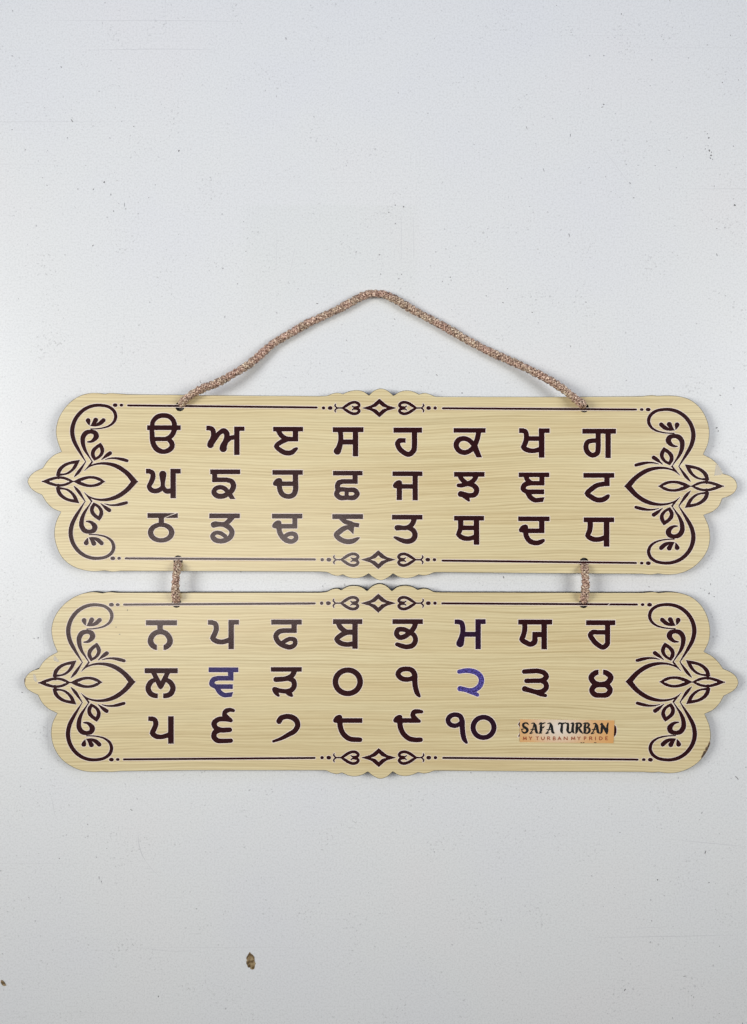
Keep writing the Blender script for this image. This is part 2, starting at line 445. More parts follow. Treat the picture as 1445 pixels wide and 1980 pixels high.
def upper_outline():
    o = []
    o += conv('T3', [(70, 45), (120, 62), (165, 100, 'c'), (215, 70), (280, 60), (335, 75), (362, 90, 'c'), (408, 80), (450, 90), (485, 105), (530, 108, 'c')])
    o += conv('T4', [(0, 110, 'c'), (690, 105, 'c'), (745, 98), (775, 97), (805, 102, 'c'), (880, 99), (965, 104), (1060, 131), (1140, 195), (1190, 280), (1212, 380), (1202, 470), (1165, 557, 'c'),
                     (1235, 595), (1285, 645), (1318, 706, 'c'), (1370, 722), (1412, 755), (1428, 800), (1412, 845), (1365, 880), (1313, 898, 'c'), (1285, 960), (1232, 1003), (1168, 1027, 'c'),
                     (1205, 1110), (1217, 1195), (1205, 1280), (1150, 1375), (1060, 1450), (965, 1484), (880, 1490), (812, 1482, 'c'), (760, 1490), (690, 1484, 'c'), (0, 1480, 'c')])
    o += conv('T3', [(530, 1472, 'c'), (475, 1475), (440, 1490), (402, 1498), (362, 1490, 'c'), (330, 1505), (270, 1518), (212, 1510), (162, 1482, 'c'), (118, 1515), (68, 1534)])
    o += conv('T2', [(1380, 1515), (1337, 1482, 'c'), (1295, 1505), (1240, 1518), (1190, 1513), (1137, 1490, 'c'), (1100, 1500), (1060, 1493), (1015, 1472), (960, 1467, 'c'), (0, 1463, 'c')])
    o += [(233.8, 1104.2, 'c'), (219, 1105.6), (203, 1103.4, 'c'), (180, 1104.9), (160.5, 1102.1)]
    o += conv('T1', [(380, 1410), (318, 1350), (280, 1270), (262, 1170), (276, 1080), (313, 1003, 'c'), (250, 975), (203, 930), (165, 870, 'c'), (120, 850), (75, 812), (55, 766), (73, 725), (118, 686), (172, 662, 'c'),
                     (215, 600), (265, 558), (318, 535, 'c'), (287, 455), (275, 380), (291, 290), (350, 188), (430, 118), (520, 84), (600, 80), (655, 87, 'c'), (690, 81), (745, 83), (830, 90, 'c'), (1300, 94, 'c')])
    o += conv('T2', [(0, 97, 'c'), (960, 104, 'c'), (1015, 100), (1060, 83), (1098, 78), (1138, 87, 'c'), (1178, 69), (1235, 58), (1292, 66), (1340, 97, 'c'), (1382, 60)])
    return o
def lower_outline():
    o = []
    o += [(p[0], p[1] + 1.4) + tuple(p[2:]) for p in conv('B3', [(60, 29), (108, 45), (152, 85, 'c'), (200, 52), (260, 43), (318, 55), (352, 75, 'c'), (400, 65), (440, 72), (475, 90), (530, 95, 'c')])]
    o += conv('B4', [(0, 103, 'c'), (700, 104, 'c'), (755, 99), (785, 99), (815, 105, 'c'), (910, 99), (990, 108), (1080, 142), (1150, 205), (1200, 300), (1217, 400), (1207, 485), (1170, 563, 'c'),
                     (1230, 595), (1280, 640), (1320, 695, 'c'), (1380, 722), (1424, 762), (1437, 802), (1418, 847), (1375, 880), (1325, 905, 'c'), (1290, 965), (1240, 1015), (1175, 1045, 'c'),
                     (1212, 1135), (1222, 1222), (1197, 1320), (1142, 1405), (1060, 1466), (965, 1500), (880, 1505), (817, 1497, 'c'), (770, 1501), (700, 1496, 'c'), (0, 1493, 'c')])
    o += conv('B3', [(540, 1486, 'c'), (480, 1488), (445, 1500), (400, 1508), (357, 1499, 'c'), (318, 1516), (250, 1528), (200, 1518), (160, 1493, 'c'), (110, 1535), (60, 1549)])
    o += conv('B2', [(1378, 1530), (1330, 1494, 'c'), (1298, 1513), (1240, 1530), (1188, 1526), (1130, 1502, 'c'), (1095, 1512), (1050, 1504), (1008, 1486), (950, 1484, 'c'), (0, 1483, 'c')])
    o += conv('B1', [(780, 1490, 'c'), (700, 1496), (632, 1493, 'c'), (560, 1496), (470, 1484), (390, 1450), (312, 1390), (258, 1300), (237, 1200), (248, 1115), (285, 1040, 'c'), (220, 1008), (167, 958), (135, 898, 'c'),
                     (88, 876), (48, 848), (30, 803), (40, 760), (82, 716), (142, 693, 'c'), (175, 642), (222, 600), (287, 565, 'c'), (252, 478), (240, 390), (261, 300), (320, 212), (395, 150), (480, 112), (565, 98), (637, 107, 'c'),
                     (685, 98), (750, 103, 'c')])
    o += [(p[0], p[1] + 1.4) + tuple(p[2:]) for p in conv('B2', [(0, 97, 'c'), (955, 97, 'c'), (1012, 90), (1055, 71), (1093, 66), (1125, 77, 'c'), (1170, 52), (1230, 44), (1286, 57), (1325, 85, 'c'), (1362, 50)])]
    return o
HOLE_R = 8.7
def circle(cx, cy, r, n=28): return np.array([(cx + r*math.cos(2*math.pi*k/n), cy + r*math.sin(2*math.pi*k/n)) for k in range(n)])

def make_board(outline, holes, woodmat):
    pts = spline(outline, closed=True, sub=6)[:, :2]
    keep = [0]
    for i in range(1, len(pts)):
        if np.hypot(*(pts[i] - pts[keep[-1]])) > 0.4: keep.append(i)
    pts = pts[keep]
    c = W((pts[:, 0].min() + pts[:, 0].max())/2, (pts[:, 1].min() + pts[:, 1].max())/2, 0)
    # body of the board, and its laminate face set in a hair from the laser-burnt rim
    t = np.roll(pts, -1, 0) - np.roll(pts, 1, 0); t /= np.linalg.norm(t, axis=1)[:, None] + 1e-9
    area2 = np.sum(pts[:, 0]*np.roll(pts[:, 1], -1) - np.roll(pts[:, 0], -1)*pts[:, 1])
    nin = np.stack([-t[:, 1], t[:, 0]], 1) * (1 if area2 > 0 else -1)
    body = fill_mesh([pts] + [circle(x, y, HOLE_R) for x, y in holes], 0.15, ZB - 0.25, c)
    face = fill_mesh([pts + nin * 0.65] + [circle(x, y, HOLE_R + 0.4) for x, y in holes], ZB - 0.35, ZB, c)
    me = join_meshes([(body, M_edge), (face, woodmat)]); me.materials.clear()
    top = ZB * PX - c[2] - 0.05 * PX
    bm = bmesh.new(); bm.from_mesh(me)
    bmesh.ops.recalc_face_normals(bm, faces=bm.faces)
    for f in bm.faces: f.material_index = 0 if f.normal.z > 0.9 and f.calc_center_median().z > top else 1; f.smooth = False
    bm.to_mesh(me); bm.free()
    me.materials.append(woodmat); me.materials.append(M_edge)
    return link('letter_board', me, sign, c)
U_HOLES = [(348.2, 786.2), (1129.8, 788.4), (344.6, 1083.0), (1129.6, 1087.3)]
L_HOLES = [(341.5, 1166.0), (1128.8, 1166.8)]
upper = make_board(upper_outline(), U_HOLES, M_wood[0])
lower = make_board(lower_outline(), L_HOLES, M_wood[1])
tag(upper, 'upper board with three rows of eight letters')
tag(lower, 'lower board with two rows of letters, numerals and a sticker')

# ------------------------------------------------------------------ letters (traced strokes, in enlarged-crop units)
G = []   # (crop, board, name, char, material, prims)
def glyph(crop, name, char, prims, mat=None): G.append((crop, name, char, prims, mat or M_ink))

glyph('T1', 'letter', 'ੳ', [R(982, 330, 1243, 368),
    S((1022, 440, 19), (1020, 350, 18), (1030, 297, 18), (1065, 263, 19), (1110, 254, 19), (1155, 263, 19), (1187, 297, 19), (1195, 345, 20), (1185, 390, 20), (1155, 425, 19), (1125, 437, 17)),
    Ln((1022, 437, 17), (1150, 437, 17)),
    S((1021, 390, 19), (1024, 450, 20), (1043, 498, 21), (1072, 525, 21), (1110, 535, 18), (1148, 525, 20), (1175, 497, 20), (1172, 465, 20), (1148, 440, 16))])
glyph('T1', 'letter', 'ਘ', [R(973, 668, 1008, 705),
    S((995, 686, 18), (1022, 698, 19), (1027, 735, 20), (1012, 775, 19), (998, 808, 18), (1012, 830, 19), (1042, 841, 19), (1078, 832, 19), (1102, 812, 17)),
    S((1104, 812, 17), (1130, 840, 20), (1175, 838, 20)),
    S((1104, 711, 28), (1104, 740, 24), (1104, 775, 17), (1104, 815, 18)), R(1163, 668, 1205, 897), R(1163, 668, 1243, 705)])
glyph('T1', 'letter', 'ਠ', [R(985, 1012, 1220, 1050), R(1072, 1045, 1113, 1092), ell(1091, 1163, 82, 61, 21, 17), ('-l', [(1118, 1049, 2.2), (1165, 1028, 2.6), (1212, 1010, 2.6)])])

glyph('T2', 'letter', 'ਅ', [R(77, 333, 108, 370), S((95, 351, 18), (122, 360, 19), (133, 395, 20), (126, 435, 20), (112, 470, 25), (109, 482, 26)),
    S((122, 465, 20), (150, 425, 19), (185, 385, 18), (212, 373, 21), (234, 392, 22), (236, 425, 21), (225, 460, 22), (210, 495, 27), (208, 510, 29)),
    S((238, 450, 18), (262, 430, 18), (305, 422, 18)), R(293, 340, 335, 561), R(293, 340, 373, 374)])
glyph('T2', 'letter', 'ੲ', [R(595, 342, 828, 378), R(748, 370, 790, 456), Ln((700, 438, 18), (772, 438, 18)),
    S((636, 372, 19), (655, 405, 19), (692, 432, 19), (740, 438, 18)),
    S((700, 440, 20), (658, 460, 19), (620, 493, 17), (650, 523, 19), (697, 545, 20), (742, 540, 19), (765, 520, 16), (778, 511, 11)),
    ('q', [(612, 476), (599, 493), (612, 512), (630, 493)])])
glyph('T2', 'letter', 'ਸ', [R(1058, 345, 1297, 384), R(1214, 380, 1256, 572), R(1120, 440, 1220, 480), S((1117, 372, 20), (1121, 420, 19), (1117, 470, 21), (1100, 520, 26), (1094, 531, 28))])
glyph('T2', 'letter', 'ਙ', [R(107, 673, 340, 710), R(122, 705, 162, 772), R(130, 735, 240, 772),
    S((235, 754, 18), (275, 768, 20), (288, 797, 21), (278, 832, 21), (245, 862, 20), (200, 881, 20), (155, 874, 21), (136, 850, 20), (150, 822, 18), (185, 811, 18), (220, 822, 18), (250, 858, 18)),
    ('q', [(232, 858), (268, 845), (303, 903), (262, 903)])])
glyph('T2', 'letter', 'ਚ', [R(590, 678, 826, 715), S((769, 705, 21), (769, 770, 21), (769, 832, 21), (755, 868, 20), (715, 883, 19), (668, 866, 20), (648, 830, 20), (645, 785, 20)), R(640, 766, 765, 802)] + blob(594, 739))
glyph('T2', 'letter', 'ਛ', [R(1060, 684, 1290, 720), R(1212, 715, 1252, 785), R(1125, 748, 1252, 785), S((1140, 767, 18), (1104, 778, 20), (1095, 805, 20), (1100, 835, 20)),
    ('o', [(1100, 838, 19), (1180, 832, 18), (1232, 838, 20), (1248, 862, 20), (1232, 886, 20), (1170, 892, 18), (1108, 888, 20), (1088, 864, 20)]), R(1150, 830, 1182, 895)])
glyph('T2', 'letter', 'ਡ', [R(100, 1015, 337, 1052), S((280, 1040, 20), (257, 1068, 20), (218, 1098, 19), (175, 1098, 19), (142, 1100, 24), (136, 1102, 24)),
    S((215, 1103, 18), (252, 1122, 20), (276, 1155, 20), (265, 1195, 20), (225, 1222, 20), (180, 1229, 19), (137, 1212, 20), (125, 1192, 18), (142, 1168, 16), (182, 1166, 16), (222, 1190, 16))])
glyph('T2', 'letter', 'ਢ', [R(587, 1017, 822, 1054), R(745, 1050, 783, 1132), R(640, 1096, 783, 1132),
    S((640, 1110, 20), (645, 1155, 20), (668, 1198, 20), (705, 1225, 20), (745, 1231, 18), (773, 1208, 18), (767, 1181, 18), (735, 1171, 17), (702, 1182, 17), (680, 1200, 16))] + blob(588, 1068))
glyph('T2', 'letter', 'ਣ', [R(1055, 1020, 1293, 1058), S((1125, 1048, 20), (1152, 1076, 19), (1200, 1092, 18)), ('q', [(1180, 1075), (1266, 1092), (1260, 1124), (1180, 1112)]),
    S((1205, 1118, 12), (1152, 1128, 19), (1112, 1155, 21), (1086, 1182, 20), (1110, 1210, 20), (1160, 1232, 20), (1210, 1230, 19), (1245, 1213, 13), (1262, 1204, 6)),
    ('q', [(1183, 1100), (1226, 1110), (1218, 1178), (1200, 1158), (1175, 1138)])])

glyph('T3', 'letter', 'ਹ', [R(165, 348, 387, 388), S((328, 372, 21), (328, 420, 21), (328, 475, 21), (322, 525, 21), (285, 556, 20), (240, 538, 20), (205, 500, 20), (197, 470, 20), (213, 450, 20), (240, 448, 18)), R(225, 430, 259, 466)])
glyph('T3', 'letter', 'ਕ', [R(632, 352, 880, 388), S((828, 372, 20), (817, 430, 20), (795, 485, 20), (762, 525, 19), (712, 542, 20), (667, 520, 20), (652, 487, 21), (668, 447, 21), (712, 433, 19), (755, 448, 19), (785, 480, 18)),
    ('q', [(768, 500), (815, 482), (852, 580), (810, 580)])])
glyph('T3', 'letter', 'ਖ', [R(1140, 353, 1178, 390), S((1160, 372, 18), (1187, 378, 19), (1197, 410, 20), (1196, 440, 20), (1184, 478, 20), (1174, 500, 19), (1205, 522, 20), (1245, 529, 18), (1310, 515, 20)), R(1200, 415, 1300, 452),
    R(1293, 354, 1337, 582), R(1293, 354, 1377, 390), ('q', [(1165, 480), (1151, 500), (1165, 514), (1180, 500)])])
glyph('T3', 'letter', 'ਜ', [R(157, 688, 390, 725), R(313, 720, 354, 913), R(195, 787, 320, 823), R(190, 800, 231, 911)] + blob(160, 756))
glyph('T3', 'letter', 'ਝ', [R(635, 692, 872, 730), S((680, 715, 20), (692, 745, 19), (722, 772, 18), (745, 786, 17)), S((808, 715, 20), (794, 750, 19), (760, 775, 18), (720, 790, 18), (690, 797, 17), (670, 797, 15)),
    S((740, 784, 18), (790, 800, 20), (811, 830, 21), (795, 868, 20), (755, 875, 19), (715, 866, 19), (688, 864, 24)), S((715, 878, 20), (738, 898, 16), (750, 914, 10))])
glyph('T3', 'letter', 'ਞ', [R(1137, 697, 1375, 733), R(1297, 730, 1337, 798), R(1215, 762, 1337, 798), S((1194, 718, 20), (1202, 750, 19), (1230, 776, 17)), S((1225, 780, 18), (1183, 793, 20), (1171, 823, 20), (1200, 847, 18)),
    R(1195, 828, 1335, 866), S((1205, 848, 20), (1225, 885, 20), (1262, 911, 19), (1300, 910, 17)), ('q', [(1285, 893), (1338, 888), (1325, 926), (1285, 929)])])
glyph('T3', 'letter', 'ਤ', [R(153, 1025, 390, 1062), S((328, 1048, 21), (313, 1093, 20), (280, 1122, 19), (240, 1127, 18), (205, 1125, 21), (195, 1126, 22)),
    S((275, 1124, 17), (320, 1148, 20), (332, 1185, 21), (315, 1218, 21), (275, 1232, 20), (222, 1221, 17), (182, 1203, 11), (173, 1200, 8))])
glyph('T3', 'letter', 'ਥ', [R(635, 1033, 868, 1070), R(788, 1066, 831, 1258), R(690, 1108, 795, 1145), S((685, 1055, 21), (687, 1100, 21), (683, 1140, 19), (671, 1178, 18), (705, 1204, 20), (745, 1210, 18), (805, 1195, 20)), ('q', [(660, 1160), (648, 1181), (662, 1194), (680, 1180)])])
glyph('T3', 'letter', 'ਦ', [R(1133, 1038, 1377, 1075), R(1295, 1070, 1337, 1168), R(1190, 1131, 1337, 1168), S((1190, 1145, 20), (1196, 1190, 20), (1225, 1230, 20), (1275, 1244, 19), (1315, 1232, 17), (1328, 1224, 13)), ] + blob(1138, 1100))

glyph('T4', 'letter', 'ਗ', [R(226, 357, 487, 396), R(405, 390, 447, 585), S((349, 380, 20), (349, 440, 20), (349, 500, 20), (342, 545, 20), (308, 563, 19), (268, 540, 20), (254, 497, 20), (266, 462, 19), (305, 450, 18), (345, 450, 18))])
glyph('T4', 'letter', 'ਟ', [R(234, 700, 474, 738), R(396, 735, 438, 803), R(375, 768, 438, 803), S((400, 786, 18), (345, 795, 19), (295, 827, 20), (264, 859, 19), (300, 890, 20), (345, 910, 20), (390, 905, 20), (420, 885, 17), (428, 877, 12)), ('q', [(255, 842), (241, 859), (255, 876), (270, 859)])])
glyph('T4', 'letter', 'ਧ', [R(236, 1045, 473, 1083), S((286, 1068, 21), (288, 1110, 21), (280, 1155, 20), (268, 1187, 19), (300, 1211, 20), (345, 1217, 19), (405, 1202, 20)), R(392, 1080, 436, 1273), ('q', [(260, 1168), (247, 1187), (260, 1201), (275, 1187)])])

glyph('B1', 'letter', 'ਨ', [R(973, 318, 1213, 358), R(1062, 352, 1104, 405), S((1078, 534, 20), (1035, 522, 21), (1009, 485, 22), (1018, 445, 21), (1048, 416, 20), (1083, 408, 20), (1120, 416, 20), (1150, 445, 21), (1160, 485, 22), (1134, 522, 21), (1090, 534, 20)), ('-q', [(1058, 495), (1110, 495), (1110, 600), (1058, 600)])])
glyph('B1', 'letter', 'ਲ', [R(963, 690, 1220, 730), S((1030, 720, 18), (1055, 770, 19), (1086, 832, 20)), S((1144, 720, 18), (1120, 770, 19), (1088, 832, 20)), ('q', [(1068, 835), (1108, 835), (1088, 857)]),
    S((1052, 775, 16), (1010, 800, 20), (990, 845, 21), (1010, 888, 21), (1050, 905, 19), (1070, 905, 19)), S((1122, 775, 16), (1162, 800, 20), (1183, 845, 21), (1165, 888, 21), (1124, 905, 19), (1104, 905, 19)), ('-q', [(1065, 872), (1107, 872), (1107, 940), (1065, 940)])])
glyph('B1', 'numeral', '੫', [R(991, 1065, 1030, 1100), S((1010, 1083, 18), (1040, 1090, 19), (1050, 1120, 20), (1037, 1162, 20), (1024, 1195, 20), (1050, 1218, 20), (1090, 1224, 18), (1160, 1205, 20)), R(1145, 1063, 1189, 1277), ('q', [(1012, 1178), (1000, 1196), (1015, 1212), (1030, 1196)])])

glyph('B2', 'letter', 'ਪ', [R(90, 317, 128, 353), S((110, 335, 18), (145, 345, 19), (155, 380, 20), (142, 425, 20), (128, 459, 20), (155, 480, 20), (195, 487, 19), (262, 470, 20)), R(249, 315, 291, 543), R(249, 315, 330, 352), ('q', [(117, 442), (104, 460), (117, 473), (132, 460)])])
glyph('B2', 'letter', 'ਫ', [R(581, 313, 818, 352), R(738, 348, 779, 417), R(670, 380, 779, 417), S((690, 398, 18), (640, 408, 20), (617, 438, 20), (635, 485, 20), (680, 516, 20), (735, 526, 19), (766, 500, 18), (763, 472, 18), (730, 463, 17), (692, 477, 17), (668, 492, 15))])
glyph('B2', 'letter', 'ਬ', [R(1060, 310, 1288, 348), R(1210, 345, 1252, 540), R(1150, 390, 1220, 432), S((1100, 335, 19), (1112, 365, 20), (1140, 394, 20), (1165, 410, 20)), S((1165, 412, 20), (1122, 435, 20), (1090, 466, 19), (1115, 493, 20), (1160, 506, 19), (1225, 500, 20)), ('q', [(1080, 448), (1067, 466), (1080, 482), (1095, 466)])])
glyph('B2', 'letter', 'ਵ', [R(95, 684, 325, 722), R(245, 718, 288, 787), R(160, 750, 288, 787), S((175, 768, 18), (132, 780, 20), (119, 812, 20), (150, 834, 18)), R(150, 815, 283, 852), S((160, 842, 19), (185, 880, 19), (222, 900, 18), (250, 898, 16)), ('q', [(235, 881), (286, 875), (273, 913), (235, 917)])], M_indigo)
glyph('B2', 'letter', 'ੜ', [R(578, 682, 818, 718), S((764, 702, 21), (746, 743, 20), (700, 770, 19), (640, 777, 20), (617, 778, 20)), S((705, 770, 17), (752, 788, 20), (760, 825, 20), (740, 858, 20), (690, 870, 18), (640, 863, 18), (608, 855, 20)),
    S((605, 855, 18), (618, 880, 18), (637, 903, 10)), S((700, 872, 18), (728, 893, 18), (741, 904, 10))])
glyph('B2', 'numeral', '੦', [ell(1175, 796, 96, 91, 22, 21)])
glyph('B2', 'numeral', '੬', [S((287, 1019, 13), (262, 1014, 16), (226, 1027, 19), (217, 1052, 18), (232, 1078, 18)), S((268, 1096, 15), (220, 1085, 19), (162, 1092, 20), (137, 1120, 21), (150, 1152, 20), (182, 1168, 20), (258, 1169, 19)),
    S((185, 1170, 19), (143, 1190, 21), (136, 1222, 21), (160, 1250, 20), (210, 1255, 18), (267, 1253, 17)), S((228, 1060, 16), (250, 1083, 18), (266, 1095, 16))])
glyph('B2', 'numeral', '੭', [S((642, 1102, 22), (655, 1080, 21), (685, 1067, 20), (730, 1068, 21), (770, 1090, 22), (787, 1130, 21), (765, 1175, 20), (715, 1206, 18), (650, 1240, 13), (598, 1258, 10))])
glyph('B2', 'numeral', '੮', [R(1115, 1078, 1288, 1115), S((1113, 1095, 21), (1117, 1145, 21), (1140, 1200, 20), (1188, 1238, 20), (1240, 1245, 19), (1270, 1246, 18))] + blob(1061, 1052))

glyph('B3', 'letter', 'ਭ', [R(157, 310, 393, 348), S((338, 332, 21), (325, 375, 20), (290, 415, 20), (250, 445, 20), (212, 451, 20), (189, 425, 20), (200, 393, 20), (240, 389, 19), (290, 410, 18), (325, 435, 19), (336, 475, 20), (315, 512, 20), (270, 525, 19), (215, 513, 18), (193, 505, 16))])
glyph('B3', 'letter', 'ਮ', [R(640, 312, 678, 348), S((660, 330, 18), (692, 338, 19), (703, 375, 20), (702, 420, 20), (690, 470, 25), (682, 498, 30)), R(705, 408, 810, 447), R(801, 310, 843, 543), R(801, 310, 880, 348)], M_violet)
glyph('B3', 'letter', 'ਯ', [R(1133, 313, 1397, 352), R(1313, 345, 1356, 545), S((1183, 335, 20), (1184, 390, 20), (1172, 440, 20), (1162, 466, 20), (1195, 492, 20), (1230, 505, 20), (1257, 490, 22), (1263, 440, 20)), R(1243, 408, 1320, 450), ('q', [(1152, 448), (1140, 466), (1152, 480), (1170, 466)])])
glyph('B3', 'numeral', '੧', [S((332, 745, 18), (315, 765, 18), (270, 778, 19), (222, 766, 20), (200, 737, 20), (217, 708, 20), (265, 696, 19), (308, 706, 20), (329, 738, 21), (330, 790, 21), (338, 848, 20), (352, 888, 18), (366, 907, 11))])
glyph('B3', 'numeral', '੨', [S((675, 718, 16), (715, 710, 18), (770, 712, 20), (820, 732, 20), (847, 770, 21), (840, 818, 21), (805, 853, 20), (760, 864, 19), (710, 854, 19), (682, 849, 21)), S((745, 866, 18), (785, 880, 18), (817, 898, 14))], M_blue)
glyph('B3', 'numeral', '੩', [S((1180, 717, 18), (1225, 714, 19), (1290, 713, 19), (1340, 732, 20), (1352, 757, 21), (1325, 782, 19), (1260, 788, 18), (1198, 789, 18)), S((1310, 785, 18), (1345, 807, 20), (1352, 837, 20), (1330, 865, 20), (1280, 876, 19), (1225, 863, 19), (1184, 851, 22)), S((1265, 873, 19), (1310, 893, 17), (1345, 903, 13))])
glyph('B3', 'numeral', '੯', [R(215, 1078, 345, 1115), S((214, 1095, 21), (218, 1145, 21), (243, 1200, 20), (290, 1238, 20), (340, 1247, 19), (375, 1246, 18)), S((384, 1029, 13), (357, 1026, 17), (324, 1032, 19), (315, 1055, 19), (330, 1078, 19), (365, 1102, 13)), S((320, 1097, 18), (362, 1103, 12))] + blob(163, 1052))
glyph('B3', 'numeral', '੧੦', [S((698, 1100, 17), (680, 1122, 17), (640, 1137, 18), (604, 1125, 19), (588, 1097, 19), (603, 1065, 19), (645, 1051, 18), (682, 1063, 19), (697, 1095, 20), (699, 1150, 20), (705, 1205, 20), (717, 1246, 17), (731, 1267, 11)), ell(864, 1150, 81, 79, 20, 19)], M_plum)

glyph('B4', 'letter', 'ਰ', [R(255, 318, 482, 357), S((422, 342, 20), (422, 400, 20), (422, 460, 20), (418, 505, 20), (388, 528, 19), (345, 507, 20), (305, 465, 20), (289, 432, 20), (307, 412, 19), (345, 412, 18), (410, 412, 18))])
glyph('B4', 'numeral', '੪', [S((370, 719, 18), (328, 727, 21), (295, 763, 22), (315, 800, 21), (370, 817, 20), (425, 800, 21), (447, 763, 22), (412, 727, 21), (370, 719, 18)), ('-q', [(352, 690), (387, 690), (387, 746), (352, 746)]),
    ('o', [(370, 820, 19), (422, 828, 21), (442, 862, 21), (422, 893, 21), (370, 901, 19), (320, 893, 21), (300, 862, 21), (320, 828, 21)])])

KIND_TEXT = {M_ink: 'dark maroon', M_blue: 'blue sheen-tinted', M_indigo: 'indigo sheen-tinted', M_violet: 'violet sheen-tinted', M_plum: 'dark plum'}
for crop, name, char, prims, mat in G:
    pr = [(op, conv(crop, pts)) for op, pts in prims]
    o = ink(name, pr, upper if crop[0] == 'T' else lower, mat, ZB)
    tag(o, '%s printed %s %s' % (KIND_TEXT[mat], name, char))

# ------------------------------------------------------------------ corner scrolls and border lines
HALF = [  # upper half, traced at the lower board's right end
    ('s', [(985, 640, 1.5), (1010, 600, 6), (1050, 535, 12), (1085, 465, 15), (1097, 395, 16), (1082, 325, 15), (1040, 260, 14), (985, 218, 13), (925, 198, 12), (865, 196, 11), (800, 212, 11), (760, 248, 12), (750, 285, 12), (763, 325, 10), (800, 357, 7), (850, 374, 5), (900, 381, 4), (948, 382, 3)]),
    ('s', [(971, 316, 18), (966, 335, 10), (960, 352, 2)]), ('s', [(910, 312, 18), (924, 335, 13), (945, 355, 3)]), ('s', [(848, 314, 16), (875, 338, 15), (915, 354, 8), (950, 357, 2)]),
    ('s', [(932, 640, 2), (958, 600, 5), (990, 550, 11), (1009, 495, 16), (1008, 445, 18), (985, 413, 18), (945, 404, 15), (912, 415, 18), (903, 440, 20), (918, 465, 15), (945, 482, 9), (972, 485, 4)]),
    ('p', [(868, 491, 'c'), (905, 515), (938, 550), (942, 590), (915, 633, 'c'), (875, 612), (845, 580), (838, 545), (850, 515)]),
    ('-p', [(875, 525, 'c'), (900, 545), (915, 575), (905, 608, 'c'), (880, 590), (866, 560)]),
    ('s', [(790, 573, 15), (815, 590, 13), (840, 610, 6), (858, 625, 1.5)]),
    ('s', [(652, 632, 11), (690, 622, 12), (740, 613, 8), (790, 614, 5), (828, 623, 1.5)]),
    ('p', [(563, 797, 'c'), (640, 717), (730, 661), (830, 644), (900, 652), (944, 667, 'c'), (924, 641, 'c'), (936, 638, 'c'), (994, 713, 'c'), (950, 682), (880, 663), (800, 669), (720, 701), (655, 750), (617, 797, 'c'), (617, 801, 'c'), (563, 801, 'c')]),
    ('s', [(983, 640, 2), (1010, 680, 7), (1040, 722, 11), (1060, 745, 7), (1074, 760, 1.5)]),
    ('p', [(1032, 627, 'c'), (1100, 638), (1160, 660), (1207, 705), (1219, 750, 'c'), (1185, 752, 'c'), (1115, 735), (1062, 690)]),
    ('-p', [(1070, 655, 'c'), (1120, 665), (1170, 700), (1190, 735, 'c'), (1150, 733), (1100, 702)]),
    ('l', [(1200, 742, 9), (1200, 770, 9)]),
    ('p', [(827, 797, 'c'), (870, 768), (950, 754), (1020, 768), (1080, 797, 'c'), (1080, 801, 'c'), (827, 801, 'c')]),
    ('-p', [(862, 797, 'c'), (900, 779), (940, 773), (980, 779), (1020, 797, 'c'), (1020, 803, 'c'), (862, 803, 'c')]),
    ('p', [(1078, 797, 'c'), (1130, 768), (1200, 757), (1260, 768), (1333, 797, 'c'), (1333, 801, 'c'), (1078, 801, 'c')]),
    ('-p', [(1112, 797, 'c'), (1145, 782), (1190, 775), (1235, 782), (1272, 797, 'c'), (1272, 803, 'c'), (1112, 803, 'c')]),
]
def src(crop, x, y): return np.array([CROP[crop][0] + x / KZ, CROP[crop][1] + y / KZ])
def corner(parent, P, H, Tp, Bt):
    """P outer tip, H heart tip, Tp/Bt ends of the upper/lower border line (crop, x, y)"""
    P, H, Tp, Bt = (src(*a) for a in (P, H, Tp, Bt))
    eu = (H - P) / (1333 - 565)
    pos, neg = [], []
    for E in (Tp, Bt):
        ev = (E - P - eu * (1333 - 657)) / 601.0
        k = (np.linalg.norm(eu) + np.linalg.norm(ev)) / 2
        for op, pts in HALF:
            q = []
            for p in pts:
                xy = P + eu * (1333 - p[0]) + ev * (797 - p[1])
                q.append((xy[0], xy[1]) + tuple(e if isinstance(e, str) else max(e * k, 0.42) for e in p[2:]))
            (neg if op[0] == '-' else pos).append((op, q))
    # holes are cut only from the solids they belong to: draw solids of rings first, then holes, then the strokes
    rings = [p for p in pos if p[0] == 'p']; rest = [p for p in pos if p[0] != 'p']
    ink('scroll_ornament', rings + neg + rest, parent, M_ink, ZB, rim_w=1.1, grow=0.35)
corner(upper, ('T1', 165, 766), ('T1', 908, 768), ('T1', 830, 176), ('T1', 812, 1363))
corner(upper, ('T4', 1325, 803), ('T4', 555, 803), ('T4', 647, 208), ('T4', 647, 1399))
corner(lower, ('B1', 138, 804), ('B1', 888, 797), ('B1', 800, 197), ('B1', 797, 1399))
corner(lower, ('B4', 1333, 799), ('B4', 565, 795), ('B4', 655, 196), ('B4', 660, 1400))

